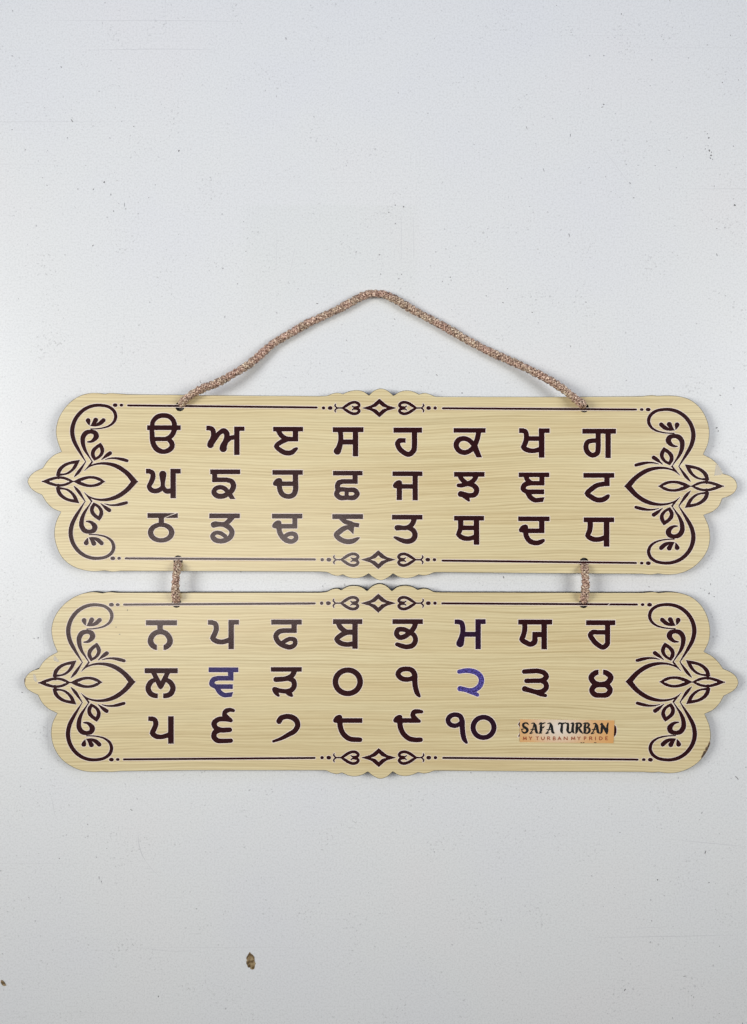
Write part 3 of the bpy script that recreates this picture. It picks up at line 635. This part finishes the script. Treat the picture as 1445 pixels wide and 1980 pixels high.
def centre_ornament(parent, cx, cy, k):
    pr = []
    def add(op, pts, mirror=False):
        for sx in ((1, -1) if mirror else (1,)):
            q = [(cx + sx * (p[0] - 732) * k, cy + (p[1] - 590) * k) + tuple(e if isinstance(e, str) else e * k for e in p[2:]) for p in pts]
            pr.append((op, q))
    add('q', [(547, 590), (640, 563), (668, 546), (732, 490), (798, 546), (824, 563), (916, 590), (824, 616), (798, 632), (732, 690), (668, 634), (640, 617)])
    add('-q', [(640, 590), (698, 573), (732, 541), (766, 573), (822, 590), (766, 606), (732, 640), (698, 607)])
    for f in (1, -1):
        F = lambda pts: [(p[0], 590 + f * (p[1] - 590)) + p[2:] for p in pts]
        add('s', F([(330, 590, 8), (368, 567, 14), (415, 538, 14), (460, 527, 14), (500, 540, 14), (513, 560, 13), (500, 577, 13), (475, 581, 10), (450, 579, 7), (433, 567, 3)]), True)
        add('s', F([(255, 545, 3), (248, 560, 6), (258, 578, 6), (275, 589, 5)]), True)
    add('l', [(480, 590, 12), (500, 590, 8)], True)
    add('l', [(335, 590, 8), (300, 590, 6), (265, 590, 6)], True)
    for x, rx, ry in ((195, 24, 19), (123, 17, 16)):
        add('p', [(x + rx*math.cos(a*math.pi/6), 590 + ry*math.sin(a*math.pi/6)) for a in range(12)], True)
    ink('heart_ornament', pr, parent, M_ink, ZB, step=0.3, rim_w=1.0, grow=0.4)
KC = 1 / 5.5577
centre_ornament(upper, 733.8, 788.9, KC * 0.985)
centre_ornament(upper, 731.8, 1082.2, KC * 0.99)
centre_ornament(lower, 731.8, 1166.3, KC)
centre_ornament(lower, 732.6, 1465.0, KC)

def border(parent, a, b, dots):
    """a, b = ends of the line; dots = [(x, y, rx, ry)]"""
    pr = [('l', [(a[0], a[1], 1.95), (b[0], b[1], 1.95)])]
    for x, y, rx, ry in dots: pr.append(dot(x, y, rx, ry))
    ink('border_line', pr, parent, M_ink, ZB, step=0.4, rim_w=1.1, grow=0.15)
def bd(crop, *xs): return [(CROP[crop][0] + x / KZ, CROP[crop][1] + y / KZ, rx, ry) for (x, y, rx, ry) in xs]
border(upper, (248, 783.9), (612.5, 787.9), bd('T1', (734, 174, 4.6, 3.5), (783, 174, 3.5, 2.8)))
border(upper, (857, 789.4), (1230, 791.9), bd('T4', (737, 208, 4.6, 3.4), (687, 208, 3.4, 2.7)))
border(upper, (243.5, 1079.7), (609, 1081.7), bd('T1', (716, 1363, 4.6, 3.6), (765, 1363, 3.4, 2.8)))
border(upper, (856, 1084.0), (1230, 1088.5), bd('T4', (738, 1401, 4.6, 3.6), (687, 1400, 3.4, 2.7)))
border(lower, (240.5, 1169.1), (608.5, 1166.8), bd('B1', (705, 198, 4.6, 3.6), (754, 198, 3.6, 2.8)))
border(lower, (855.5, 1166.7), (1232, 1168.9), bd('B4', (748, 198, 4.7, 3.6), (694, 197, 3.5, 2.8)))
border(lower, (240, 1468.4), (608.5, 1465.6), bd('B1', (705, 1400, 4.6, 3.6), (754, 1399, 3.6, 2.8)))
border(lower, (857.5, 1465.4), (1233, 1468.8), bd('B4', (754, 1401, 4.7, 3.6), (703, 1400, 3.5, 2.8)))

# print that peeps out from behind the sticker
for pr in ([('q', conv('B3', [(1152, 1098), (1146, 1104), (1133, 1126), (1146, 1152), (1152, 1152)]))],
           [('q', conv('B3', [(1152, 1190), (1146, 1196), (1131, 1222), (1146, 1221), (1152, 1221)]))],
           [('p', conv('B4', [(465, 1128, 'c'), (482, 1136), (491, 1160), (490, 1190), (480, 1216), (465, 1226, 'c')]))]):
    tag(ink('letter_fragment', pr, lower, M_ink, ZB), 'bit of dark print peeping out from behind the sticker')

# ------------------------------------------------------------------ sticker
KS = 1445 / 220.0
CROP['S'] = (990, 1370)
cor = conv('S', [(103, 137), (1304, 151), (1291, 440), (101, 426)], KS)
sc = W(sum(p[0] for p in cor)/4, sum(p[1] for p in cor)/4, ZB)
me = fill_mesh([np.array(cor)], ZB + 0.6, ZB + 1.15, sc)
bm = bmesh.new(); bm.from_mesh(me); bmesh.ops.recalc_face_normals(bm, faces=bm.faces)
for f in bm.faces: f.material_index = 0 if f.normal.z > 0.9 else 1
bm.to_mesh(me); bm.free(); me.materials.append(M_paper); me.materials.append(M_pedge)
sticker = link('sticker', me, sign, sc)
tag(sticker, 'small orange paper sticker with black lettering, stuck over the last numeral')
def lett(name, prims, mat, k=KS):
    pr = [(op, conv('S', pts, k)) for op, pts in prims]
    return ink(name, pr, sticker, mat, ZB + 1.15, rim=False, step=0.2, thick=0.3, grow=0.15)
TITLE = [
  # S
  S((212, 205, 4), (196, 188, 9), (168, 184, 9), (144, 202, 13), (152, 232, 15), (182, 250, 16), (198, 275, 15), (182, 302, 12), (150, 308, 10), (128, 285, 5)), S((132, 295, 4), (128, 262, 6), (150, 262, 4)),
  # A
  S((228, 318, 5), (252, 292, 6), (272, 240, 7), (285, 185, 6)), S((250, 190, 4), (276, 186, 8), (296, 215, 15), (306, 265, 15), (318, 305, 13), (334, 312, 4)), Ln((240, 268, 5), (308, 264, 6)), S((228, 318, 4), (246, 316, 6), (268, 306, 3)),
  # F
  S((372, 180, 6), (370, 230, 15), (368, 285, 15), (358, 308, 10), (345, 318, 4)), S((345, 205, 3), (358, 188, 8), (390, 192, 9), (422, 180, 5)), S((372, 240, 8), (396, 240, 9), (412, 228, 4)), Ln((345, 316, 4), (378, 312, 6)),
  # A
  S((432, 318, 5), (458, 292, 6), (480, 240, 7), (492, 185, 6)), S((455, 192, 4), (482, 186, 8), (502, 215, 15), (512, 265, 15), (524, 305, 13), (542, 312, 4)), Ln((446, 268, 5), (512, 264, 6)), S((430, 318, 4), (450, 316, 6), (472, 306, 3)),
  # T
  S((588, 205, 3), (600, 188, 9), (640, 192, 10), (685, 180, 5)), S((640, 190, 10), (634, 240, 15), (632, 290, 15), (642, 315, 5)),
  # U
  S((690, 192, 5), (708, 190, 10), (712, 240, 15), (712, 290, 15), (732, 308, 11), (760, 292, 6)), S((752, 192, 4), (774, 186, 10), (774, 240, 15), (774, 290, 15), (790, 312, 5)),
  # R
  S((806, 196, 4), (828, 186, 9), (824, 240, 15), (824, 290, 15), (812, 318, 5)), S((826, 190, 6), (858, 186, 10), (880, 208, 13), (866, 236, 10), (838, 244, 6)), S((850, 246, 8), (872, 285, 14), (898, 316, 5)),
  # B
  S((906, 194, 4), (930, 186, 9), (926, 240, 15), (926, 295, 14), (914, 312, 5)), S((930, 188, 6), (962, 186, 10), (980, 206, 12), (962, 234, 8), (938, 242, 5)), S((945, 242, 6), (980, 252, 12), (988, 282, 14), (962, 312, 10), (922, 312, 6)),
  # A
  S((1008, 318, 5), (1034, 292, 6), (1056, 240, 7), (1068, 190, 6)), S((1032, 195, 4), (1058, 190, 8), (1078, 218, 15), (1088, 265, 15), (1100, 305, 13), (1120, 314, 4)), Ln((1020, 268, 5), (1088, 264, 6)), S((1006, 320, 4), (1026, 318, 6), (1048, 308, 3)),
  # N
  S((1124, 205, 4), (1142, 192, 9), (1142, 250, 13), (1138, 300, 12), (1128, 318, 5)), S((1142, 200, 8), (1165, 232, 15), (1192, 282, 15), (1206, 318, 8)), S((1222, 186, 7), (1212, 230, 12), (1212, 285, 12), (1208, 318, 7)),
]
lett('title_lettering', TITLE, M_black)
TAG = []
def tl(ch, x, w=38, y0=360, y1=398):
    a, b, m_, h = x - w/2, x + w/2, x, (y0 + y1)/2; r = 3.6
    def s(*p): TAG.append(Ln(*[(q[0], q[1], r) for q in p]))
    def cv(*p): TAG.append(S(*[(q[0], q[1], r) for q in p]))
    if ch == 'M': s((a, y1), (a + 4, y0), (m_, y1 - 6), (b - 4, y0), (b, y1))
    if ch == 'Y': s((a, y0), (m_, h), (b, y0)); s((m_, h), (m_, y1))
    if ch == 'T': s((a, y0), (b, y0)); s((m_, y0), (m_, y1))
    if ch == 'U': cv((a, y0), (a, h + 4), (m_, y1), (b, h + 4), (b, y0))
    if ch in 'RPB':
        s((a, y0), (a, y1)); cv((a, y0), (m_ + 4, y0), (b - 4, (y0 + h)/2), (m_ + 4, h), (a, h))
        if ch == 'R': s((m_, h), (b, y1))
        if ch == 'B': cv((a, h), (m_ + 6, h), (b, (h + y1)/2), (m_ + 6, y1), (a, y1))
    if ch == 'A': s((a, y1), (m_, y0), (b, y1)); s((a + 7, h + 7), (b - 7, h + 7))
    if ch == 'N': s((a, y1), (a, y0), (b, y1), (b, y0))
    if ch == 'I': s((m_, y0), (m_, y1))
    if ch == 'D': s((a, y0), (a, y1)); cv((a, y0), (m_, y0), (b, h), (m_, y1), (a, y1))
    if ch == 'E': s((b, y0), (a, y0), (a, y1), (b, y1)); s((a, h), (b - 5, h))
for ch, x, w in (('M', 165, 40), ('Y', 237, 32), ('T', 324, 32), ('U', 394, 36), ('R', 468, 30), ('B', 540, 28), ('A', 605, 38), ('N', 684, 40), ('M', 779, 44), ('Y', 852, 34), ('P', 933, 26), ('R', 1003, 32), ('I', 1063, 4), ('D', 1131, 36), ('E', 1204, 24)):
    tl(ch, x, w)
lett('tagline_lettering', TAG, M_red)
tag(lett('clipped_lettering', [Ln((876, 434, 3), (888, 434, 3)), Ln((904, 434, 3), (918, 434, 3)), Ln((1048, 434, 3), (1072, 434, 3))], M_black), 'tops of letters cut off at the lower edge of the sticker')

# ------------------------------------------------------------------ chips and tape on the boards
def patch(name, crop, pts, parent, mat, z0, z1, label):
    f, (cx, cy) = build_field([('q', conv(crop, pts))], 0.25)
    c = W(cx, cy, ZB)
    o = link(name, join_meshes([(fill_mesh(f.contours(), ZB + z0, ZB + z1, c), mat)]), parent, c)
    return tag(o, label)
patch('chipped_edge', 'B4', [(1217, 1258), (1219, 1275), (1211, 1298), (1196, 1330), (1176, 1362), (1152, 1392), (1149, 1378), (1160, 1358), (1168, 1336), (1181, 1330), (1182, 1308), (1198, 1296), (1206, 1272)], lower, M_chip, 0.05, 0.3, 'dark brown chip where the laminate has broken off the rim')
patch('chipped_edge', 'B1', [(29, 780), (33, 766), (38, 775), (36, 798), (30, 800)], lower, M_chip, 0.05, 0.3, 'tiny dark chip at the left tip of the board')
patch('tape_scrap', 'T4', [(1262, 632), (1282, 640), (1305, 672), (1320, 700), (1300, 716), (1250, 722)], upper, M_tape, 0.05, 0.25, 'cloudy scrap of clear tape on the right tip')
patch('tape_scrap', 'B1', [(262, 594), (275, 602), (303, 640), (285, 642), (258, 632), (255, 610)], lower, M_tape, 0.05, 0.25, 'pale scuff of peeled tape near the left tip')
patch('tape_scrap', 'B1', [(98, 735), (115, 742), (122, 765), (130, 790), (116, 800), (100, 778)], lower, M_tape, 0.05, 0.25, 'small pale scuff of tape on the left tip')

patch('scratch_mark', 'B4', [(420, 203), (424, 205), (442, 190), (438, 187)], lower, M_rim, 0.5, 0.6, 'pale scratch across the upper border line')
patch('dirt_speck', 'B1', [(826, 246), (829, 234), (833, 235), (830, 247)], lower, M_dirt, 0.05, 0.2, 'tiny dark speck under the upper border line')
patch('dirt_speck', 'B1', [(736, 371), (742, 368), (746, 373), (740, 376)], lower, M_dirt, 0.05, 0.2, 'tiny dark speck left of the first letter')
patch('dirt_speck', 'B1', [(762, 427), (772, 424), (776, 427), (768, 430)], lower, M_dirt, 0.05, 0.2, 'tiny dark smear left of the first letter')

# ------------------------------------------------------------------ braided cords
def cord(name, path, rad, label):
    """path: [(px, py, z)] layout pixels; real interlaced strands round a dark core"""
    pts = spline([(p[0], p[1], p[2] + (ZB - 14) * min(max((p[2] - 8.6) / 9.4, 0), 1)) for p in path], sub=14)
    # true positions
    Wp = np.array([tuple(W(p[0], p[1], p[2])) for p in pts]) / PX
    d = np.r_[0, np.cumsum(np.linalg.norm(np.diff(Wp, axis=0), axis=1))]
    step = 1.5; n = int(d[-1] / step); s = np.linspace(0, d[-1], n)
    P = np.stack([np.interp(s, d, Wp[:, i]) for i in range(3)], 1)
    Tn = np.gradient(P, axis=0); Tn /= np.linalg.norm(Tn, axis=1)[:, None] + 1e-9
    N = np.zeros_like(P); u = np.array([0.3, 0.2, 1.0])
    for i in range(n):
        u = u - Tn[i] * u.dot(Tn[i]); u /= np.linalg.norm(u) + 1e-9; N[i] = u
    B = np.cross(Tn, N)
    rng = np.random.default_rng(int(path[0][0] * 7 + path[0][1]))
    ctr = P[n // 2] * PX
    bm = bmesh.new()
    def tube(pos, r, m, mi, nb, bb):
        rings = []
        for i in range(len(pos)):
            rings.append([bm.verts.new(((pos[i] + r[i] * (math.cos(a) * nb[i] * 1.0 + math.sin(a) * bb[i] * 1.25)) * PX - ctr).tolist()) for a in [2*math.pi*k/m for k in range(m)]])
        for i in range(len(pos) - 1):
            for k in range(m):
                f = bm.faces.new((rings[i][k], rings[i][(k+1) % m], rings[i+1][(k+1) % m], rings[i+1][k])); f.material_index = mi; f.smooth = True
        for rg in (rings[0][::-1], rings[-1]): bm.faces.new(rg).material_index = mi
    wob = (0.80 + 0.20 * np.clip(np.minimum(s, d[-1] - s) / 16.0, 0, 1)) + 0.05 * np.sin(s / 17.0 + rng.uniform(0, 6)) + 0.04 * np.sin(s / 7.3 + rng.uniform(0, 6))
    tube(P, np.full(n, rad * 0.60) * wob, 10, 1, N, B)
    ns, pitch = 5, 26.0
    for dirn in (1, -1):
        for j in range(ns):
            ph = 2*math.pi*(j + 0.5*(dirn < 0)) / ns + rng.normal(0, 0.06)
            ang = dirn * 2*math.pi*s/pitch + ph
            over = dirn * np.cos(ns * ang * dirn + j * math.pi + 2*math.pi*ns*s/pitch * 0)
            rr = rad * (0.76 + 0.19 * over) * wob + rng.normal(0, 0.10, n)
            rad_dir = np.cos(ang)[:, None]*N + np.sin(ang)[:, None]*B
            pos = P + rr[:, None] * rad_dir
            tg = np.gradient(pos, axis=0); tg /= np.linalg.norm(tg, axis=1)[:, None] + 1e-9
            side = np.cross(tg, rad_dir)
            tube(pos, np.full(n, rad * 0.225) * (1 + rng.normal(0, 0.10, n)), 5, 0, rad_dir, side)
    me = bpy.data.meshes.new(name); bm.to_mesh(me); bm.free()
    me.materials.append(M_cord); me.materials.append(M_core)
    return tag(link(name, me, sign, ctr), label)
def cA(x, y, z): return (330 + x/3.6125, 540 + y/3.6125, z)
def cB(x, y, z): return (720 + x/3.3605, 540 + y/3.3605, z)
RC = 7.3
cord('hanging_cord', [(351.2, 783, 2), (351.6, 782.2, 9), cA(86, 858, 18), cA(130, 818, 23), cA(220, 765, 24), cA(330, 722, 22), cA(440, 660, 18), cA(540, 600, 13), cA(630, 525, 10), cA(720, 447, 9), cA(830, 382, 8.6), cA(950, 312, 8.6), cA(1070, 256, 8.6), cA(1180, 205, 8.6), cA(1280, 150, 8.6), cA(1370, 107, 8.6), cA(1420, 98, 8.6),
     cB(20, 92, 8.6), cB(70, 97, 8.6), cB(140, 126, 8.6), cB(250, 191, 8.6), cB(370, 256, 8.6), cB(500, 326, 8.6), cB(620, 396, 8.6), cB(760, 469, 9), cB(900, 531, 11), cB(1030, 592, 15), cB(1170, 667, 20), cB(1270, 736, 24), cB(1335, 790, 23), cB(1366, 815, 18), (1126.2, 783.8, 9), (1126.5, 784.6, 2)], RC,
     'long braided cord looped above the upper board')
cord('link_cord', [(344.4, 1088.2, 2), (344.3, 1088.8, 9), (343.7, 1092.5, 18), (343, 1098, 23), (341, 1112, 23), (339.6, 1126, 22.5), (339.8, 1140, 23), (340.2, 1153, 22.5), (340.8, 1157, 18), (341.3, 1160.6, 9), (341.4, 1161.2, 2)], 7.3, 'short braided cord tying the boards together at the left')
cord('link_cord', [(1129.7, 1093.2, 2), (1129.8, 1093.8, 9), (1130.6, 1097.5, 18), (1131, 1103, 23), (1132.2, 1116, 23), (1132.6, 1128, 22.5), (1132, 1142, 23), (1130.6, 1154, 22.5), (1129.3, 1157.5, 18), (1128.8, 1161.4, 9), (1128.8, 1162, 2)], 7.3, 'short braided cord tying the boards together at the right')

# ------------------------------------------------------------------ flakes, specks and scratches on the table
def flake(pts, crop_o, k, h, label):
    P = np.array([(crop_o[0] + x/k, crop_o[1] + y/k) for x, y in pts]); c0 = P.mean(0); c = W(c0[0], c0[1], 0)
    rng = np.random.default_rng(int(c0[0]))
    bm = bmesh.new(); rings = []
    for lev, f in ((0.3, 1.0), (1.0, 0.93), (1.6, 0.62), (1.9, 0.3)):
        rings.append([bm.verts.new(W(*(c0 + (p - c0)*f + (rng.normal(0, 0.35, 2) if f < 0.9 else 0)), max(0.2, lev*h*(1 + rng.normal(0, 0.22)) if f < 1 else 0.2)) - c) for p in P])
    n = len(P)
    for a, b_ in zip(rings[:-1], rings[1:]):
        for i in range(n): bm.faces.new((a[i], a[(i+1) % n], b_[(i+1) % n], b_[i]))
    bm.faces.new(rings[-1]); bm.faces.new(rings[0][::-1])
    bmesh.ops.recalc_face_normals(bm, faces=bm.faces)
    me = bpy.data.meshes.new('flake'); bm.to_mesh(me); bm.free(); me.materials.append(M_flake)
    return tag(link('debris_flake', me, None, c), label, 'flake', 'brown flakes lying on the table')
flake([(625, 585), (655, 630), (710, 668), (755, 730), (762, 800), (758, 840), (792, 910), (772, 960), (752, 1060), (712, 1082), (650, 1070), (632, 1025), (572, 1022), (560, 970), (528, 910), (530, 850), (545, 815), (525, 780), (530, 740), (575, 660)], (440, 1800), 14.45, 0.9,
      'larger brown jagged flake on the white surface below the lower board')
flake([(8, 1282), (20, 1284), (32, 1296), (38, 1308), (46, 1322), (30, 1325), (16, 1318), (6, 1302)], (0, 1540), 3.6125, 0.8,
      'smaller brown flake at the lower left edge of the white surface')

def speck_mesh(items, mat, name, label):
    bm = bmesh.new(); rng = np.random.default_rng(5)
    for x, y, rx, ry, ang in items:
        rx, ry = rx * 0.82, ry * 0.82
        n = 7; a0 = rng.uniform(0, 6); ca, sa = math.cos(ang), math.sin(ang)
        top, bot = [], []
        for k in range(n):
            a = a0 + 2*math.pi*k/n; r = rng.uniform(0.65, 1.15)
            dx, dy = rx*r*math.cos(a), ry*r*math.sin(a)
            q = (x + dx*ca - dy*sa, y + dx*sa + dy*ca)
            bot.append(bm.verts.new(W(q[0], q[1], 0.04))); top.append(bm.verts.new(W(x + (q[0]-x)*0.7, y + (q[1]-y)*0.7, 0.04 + min(rx, ry)*0.6)))
        bm.faces.new(top[::-1])
        for k in range(n): bm.faces.new((bot[k], top[k], top[(k+1) % n], bot[(k+1) % n]))
    bmesh.ops.recalc_face_normals(bm, faces=bm.faces)
    me = bpy.data.meshes.new(name); bm.to_mesh(me); bm.free(); me.materials.append(mat)
    return tag(link(name, me), label, 'dirt', None, 'stuff')
def cr(ox, oy, k, *pts): return [(ox + p[0]/k, oy + p[1]/k) + tuple(p[2:]) for p in pts]
dark = []
dark += cr(1000, 0, 3.247, (248, 33, 1.4, 1, 1), (655, 88, .8, 2.2, 0), (340, 202, 2, .8, 0), (1340, 222, .8, 1.8, 0), (1195, 282, 1.5, 1, 0), (457, 350, 1.2, 1.2, 0), (545, 350, 1.8, .9, 0), (847, 376, 1.3, 1.3, 0), (1290, 517, 1.5, 1.3, 0), (1390, 502, 1.2, 1, 0),
           (545, 655, 2, 1.4, .6), (535, 672, 3, .7, -.3), (60, 800, .7, 5.5, -.35), (335, 850, .9, 4, 0), (1205, 865, 2, 1.8, 0), (1182, 935, 1.3, 1.2, 0), (1180, 825, 2, .8, 0), (1195, 840, .8, 2, .5), (1208, 945, 1.6, 3.2, -.3), (1222, 955, .8, 2, .3), (1219, 975, 2, 2, 0), (1215, 992, 2, 1.2, .5), (1228, 1000, 1, 2, 0), (1200, 915, 1.6, .8, .5),
           (760, 1037, 1.4, 1.1, 0), (867, 1040, 1.2, 1.2, 0), (733, 1242, 2, 1.1, 0), (1368, 1287, 2.3, 2.2, 0), (1255, 1435, 1.3, 1.2, 0), (168, 1067, .6, 6.5, -.3), (328, 1475, .7, 6, -.3), (1255, 1600, .7, 4, -.4), (710, 1150, 1, 3, -.5))
dark += cr(0, 0, 3.6125, (735, 20, 2, .8, 0), (90, 75, .8, 2, 0), (428, 468, 1.1, 2, -.4), (693, 638, 1.3, 1.1, 0), (85, 905, 1.1, 1.5, 0), (472, 963, 1.3, 1.5, 0), (935, 883, 1.2, 1.4, 0), (1250, 1053, 1.4, 2.8, .5), (728, 1272, 1.6, 2.9, .5), (653, 1322, .9, 2.8, .8), (775, 1360, 1, 2.2, 0), (795, 1475, 1, 2.2, -.5),
           (870, 1430, .6, 8, 0), (505, 845, 1, 4.5, -.6), (545, 1320, 1, 1.6, 0), (1040, 1380, 1.2, 1, 0), (650, 1715, 1, 3, .7), (455, 1780, 1.2, 1, 0), (330, 1294, 2.4, .7, 0), (1085, 1292, 1.1, 1, 0))
dark += cr(450, 350, 3.211, (1062, 160, 1.7, 1.8, 0), (970, 195, 1.6, 1.2, 0), (1010, 150, 1, 2, 0), (1010, 265, 1, 1.8, .4), (83, 437, 1.2, 1.1, 0), (912, 458, 2.4, 1.3, -.5), (1050, 580, 1.1, 1.8, 0), (1352, 597, 1.5, 1.2, 0), (1303, 622, 1.2, 1.2, 0), (920, 578, 1, 1.9, -.4), (1032, 607, 1, 2, .3), (1262, 440, 1.4, 1, -.6), (1325, 422, 1.2, 1.1, 0), (1230, 527, 1, 1, 0), (68, 252, .9, 1.6, .6))
dark += cr(330, 540, 3.6125, (1025, 170, 3, 1.1, .2), (380, 262, .7, 3.4, .1), (210, 720, .7, 3.4, -.7), (1197, 642, 1.4, 1, 0))
dark += cr(720, 540, 3.3605, (457, 13, 1.3, 1.2, 0), (742, 108, 2, 1, .2), (850, 152, 3, 1, .6), (1040, 215, 2, 1, 0), (145, 258, .8, 3.2, -.8), (420, 622, .9, 2.6, -.8), (585, 740, 1.2, 1.1, 0), (1288, 435, .7, 3.4, -.5), (1388, 148, 2.5, .8, .2), (880, 60, 1, 1.3, 0))
dark += cr(0, 1540, 3.6125, (915, 90, 1.2, 1.2, 0), (922, 97, 2.2, .9, .6), (1375, 785, 2.4, .8, 0), (1108, 1398, 1.1, 2.6, .1), (415, 433, 1.2, 1.5, 0), (613, 195, 1.3, 1.3, 0), (747, 363, 1.1, 1.1, 0), (247, 870, 1.4, 1, .3), (710, 595, .8, 3, -.3), (26, 1352, .9, .9, 0))
dark += cr(1150, 1450, 3.7356, (1022, 195, .9, 2.8, -.8), (1036, 212, .8, 2.4, -.5), (775, 455, .8, 3.4, .2), (800, 740, 1.1, 4, .3), (827, 958, 1.4, 1.5, .5), (455, 938, 1.5, 2, 0), (700, 1775, 1.4, .8, .3), (715, 1785, .8, 2, 0), (218, 1735, 1.2, 3.4, .4), (183, 597, 1.2, 1, 0), (650, 1635, 4.5, .7, -.2), (903, 1418, 1.1, 1.2, 0), (900, 1905, 1.2, 1.2, 0), (1068, 1975, .9, 2, 0))
dark += cr(1070, 1120, KZ, (1210, 110, 1.5, 3, .2), (1175, 85, 2, .8, -.5), (1222, 40, .7, 3, 0), (1250, 135, 2.2, 1, .5), (1425, 1540, .9, 4, -.8), (1145, 70, 1.2, 1, 0), (1305, 800, 1, 1, 0))
dark += cr(720, 740, KZ, (1020, 1510, 1.5, 3, -.3), (697, 78, 1.2, 1.2, 0))
dark += cr(40, 1120, KZ, (12, 878, 2.2, 1, .2), (160, 1470, 1.2, 1, .5), (105, 460, 1, 1.4, 0))
dark += cr(1070, 740, KZ, (1297, 97, 2.6, .9, .2), (1270, 350, 3.2, 1.4, -.5), (1282, 375, 1.2, 2, 0), (1380, 170, 1.6, 1, 0))
speck_mesh(dark, M_dirt, 'dirt_specks', 'dark grey specks of dirt scattered over the white surface')
rng = np.random.default_rng(11); faint = []
for k in range(750):
    x, y = rng.uniform(-30, 1475), rng.uniform(-30, 2010)
    if rng.random() < 0.35: cxx, cyy = rng.choice([(1250, 250), (200, 380), (720, 480), (1380, 1150), (200, 1650), (1350, 1700), (900, 520)]); x, y = rng.normal(cxx, 120), rng.normal(cyy, 110)
    r = abs(rng.normal(0.55, 0.3)) + 0.25
    faint.append((x, y, r, r * rng.uniform(0.6, 2.6), rng.uniform(-1.2, 1.2)))
speck_mesh(faint, M_faint, 'dust_specks', 'faint grey dust grains strewn over the white surface')

def scratches(items):
    bm = bmesh.new()
    for pts, r in items:
        q = spline(pts, sub=8) if len(pts) > 2 else np.array(pts, float)
        q = q[:, :2]; tn = np.gradient(q, axis=0); tn /= np.linalg.norm(tn, axis=1)[:, None] + 1e-9
        nn = np.stack([-tn[:, 1], tn[:, 0]], 1); prev = None
        for i in range(len(q)):
            w = r * (0.25 + 0.75 * math.sin(math.pi * (i + 0.5) / len(q)))
            a, b_ = q[i] + nn[i]*w, q[i] - nn[i]*w
            cur = (bm.verts.new(W(a[0], a[1], 0.02)), bm.verts.new(W(b_[0], b_[1], 0.02)))
            if prev: bm.faces.new((prev[0], cur[0], cur[1], prev[1]))
            prev = cur
    bmesh.ops.recalc_face_normals(bm, faces=bm.faces)
    if bm.faces and sum(f.normal.z for f in bm.faces) < 0: bmesh.ops.reverse_faces(bm, faces=bm.faces)
    me = bpy.data.meshes.new('scratches'); bm.to_mesh(me); bm.free(); me.materials.append(M_scr)
    return tag(link('surface_scratches', me), 'thin grey scratches and hairlines across the white surface', 'scratch', None, 'stuff')
scratches([
    ([(100, 39.5), (200, 39.8), (300, 39.3), (400, 40.5), (470, 42)], .35), ([(165, 97), (260, 95.3), (340, 94.8), (420, 97)], .45),
    ([(267, 1610), (270, 1637), (276, 1655), (283, 1666)], .7), ([(283, 1666), (295, 1682), (308, 1694)], .35), ([(99, 1540), (104, 1563), (107.5, 1583)], .35),
    ([(1316, 1625), (1380, 1631), (1445, 1637)], .45), ([(1150, 1812.5), (1240, 1811.5), (1330, 1810), (1420, 1808)], .45), ([(1230, 1795), (1290, 1792)], .3),
    ([(776, 410), (776.5, 460), (776, 515)], .3), ([(800, 420), (800, 500)], .25), ([(536, 450), (534, 520)], .25), ([(570, 480), (560, 535)], .3),
    ([(270, 1832), (330, 1839), (385, 1838)], .3), ([(1160, 280), (1195, 325), (1228, 372)], .3), ([(82, 1170), (92, 1400), (96, 1500)], .25), ([(40, 1298), (60, 1318), (76, 1334)], .3)])
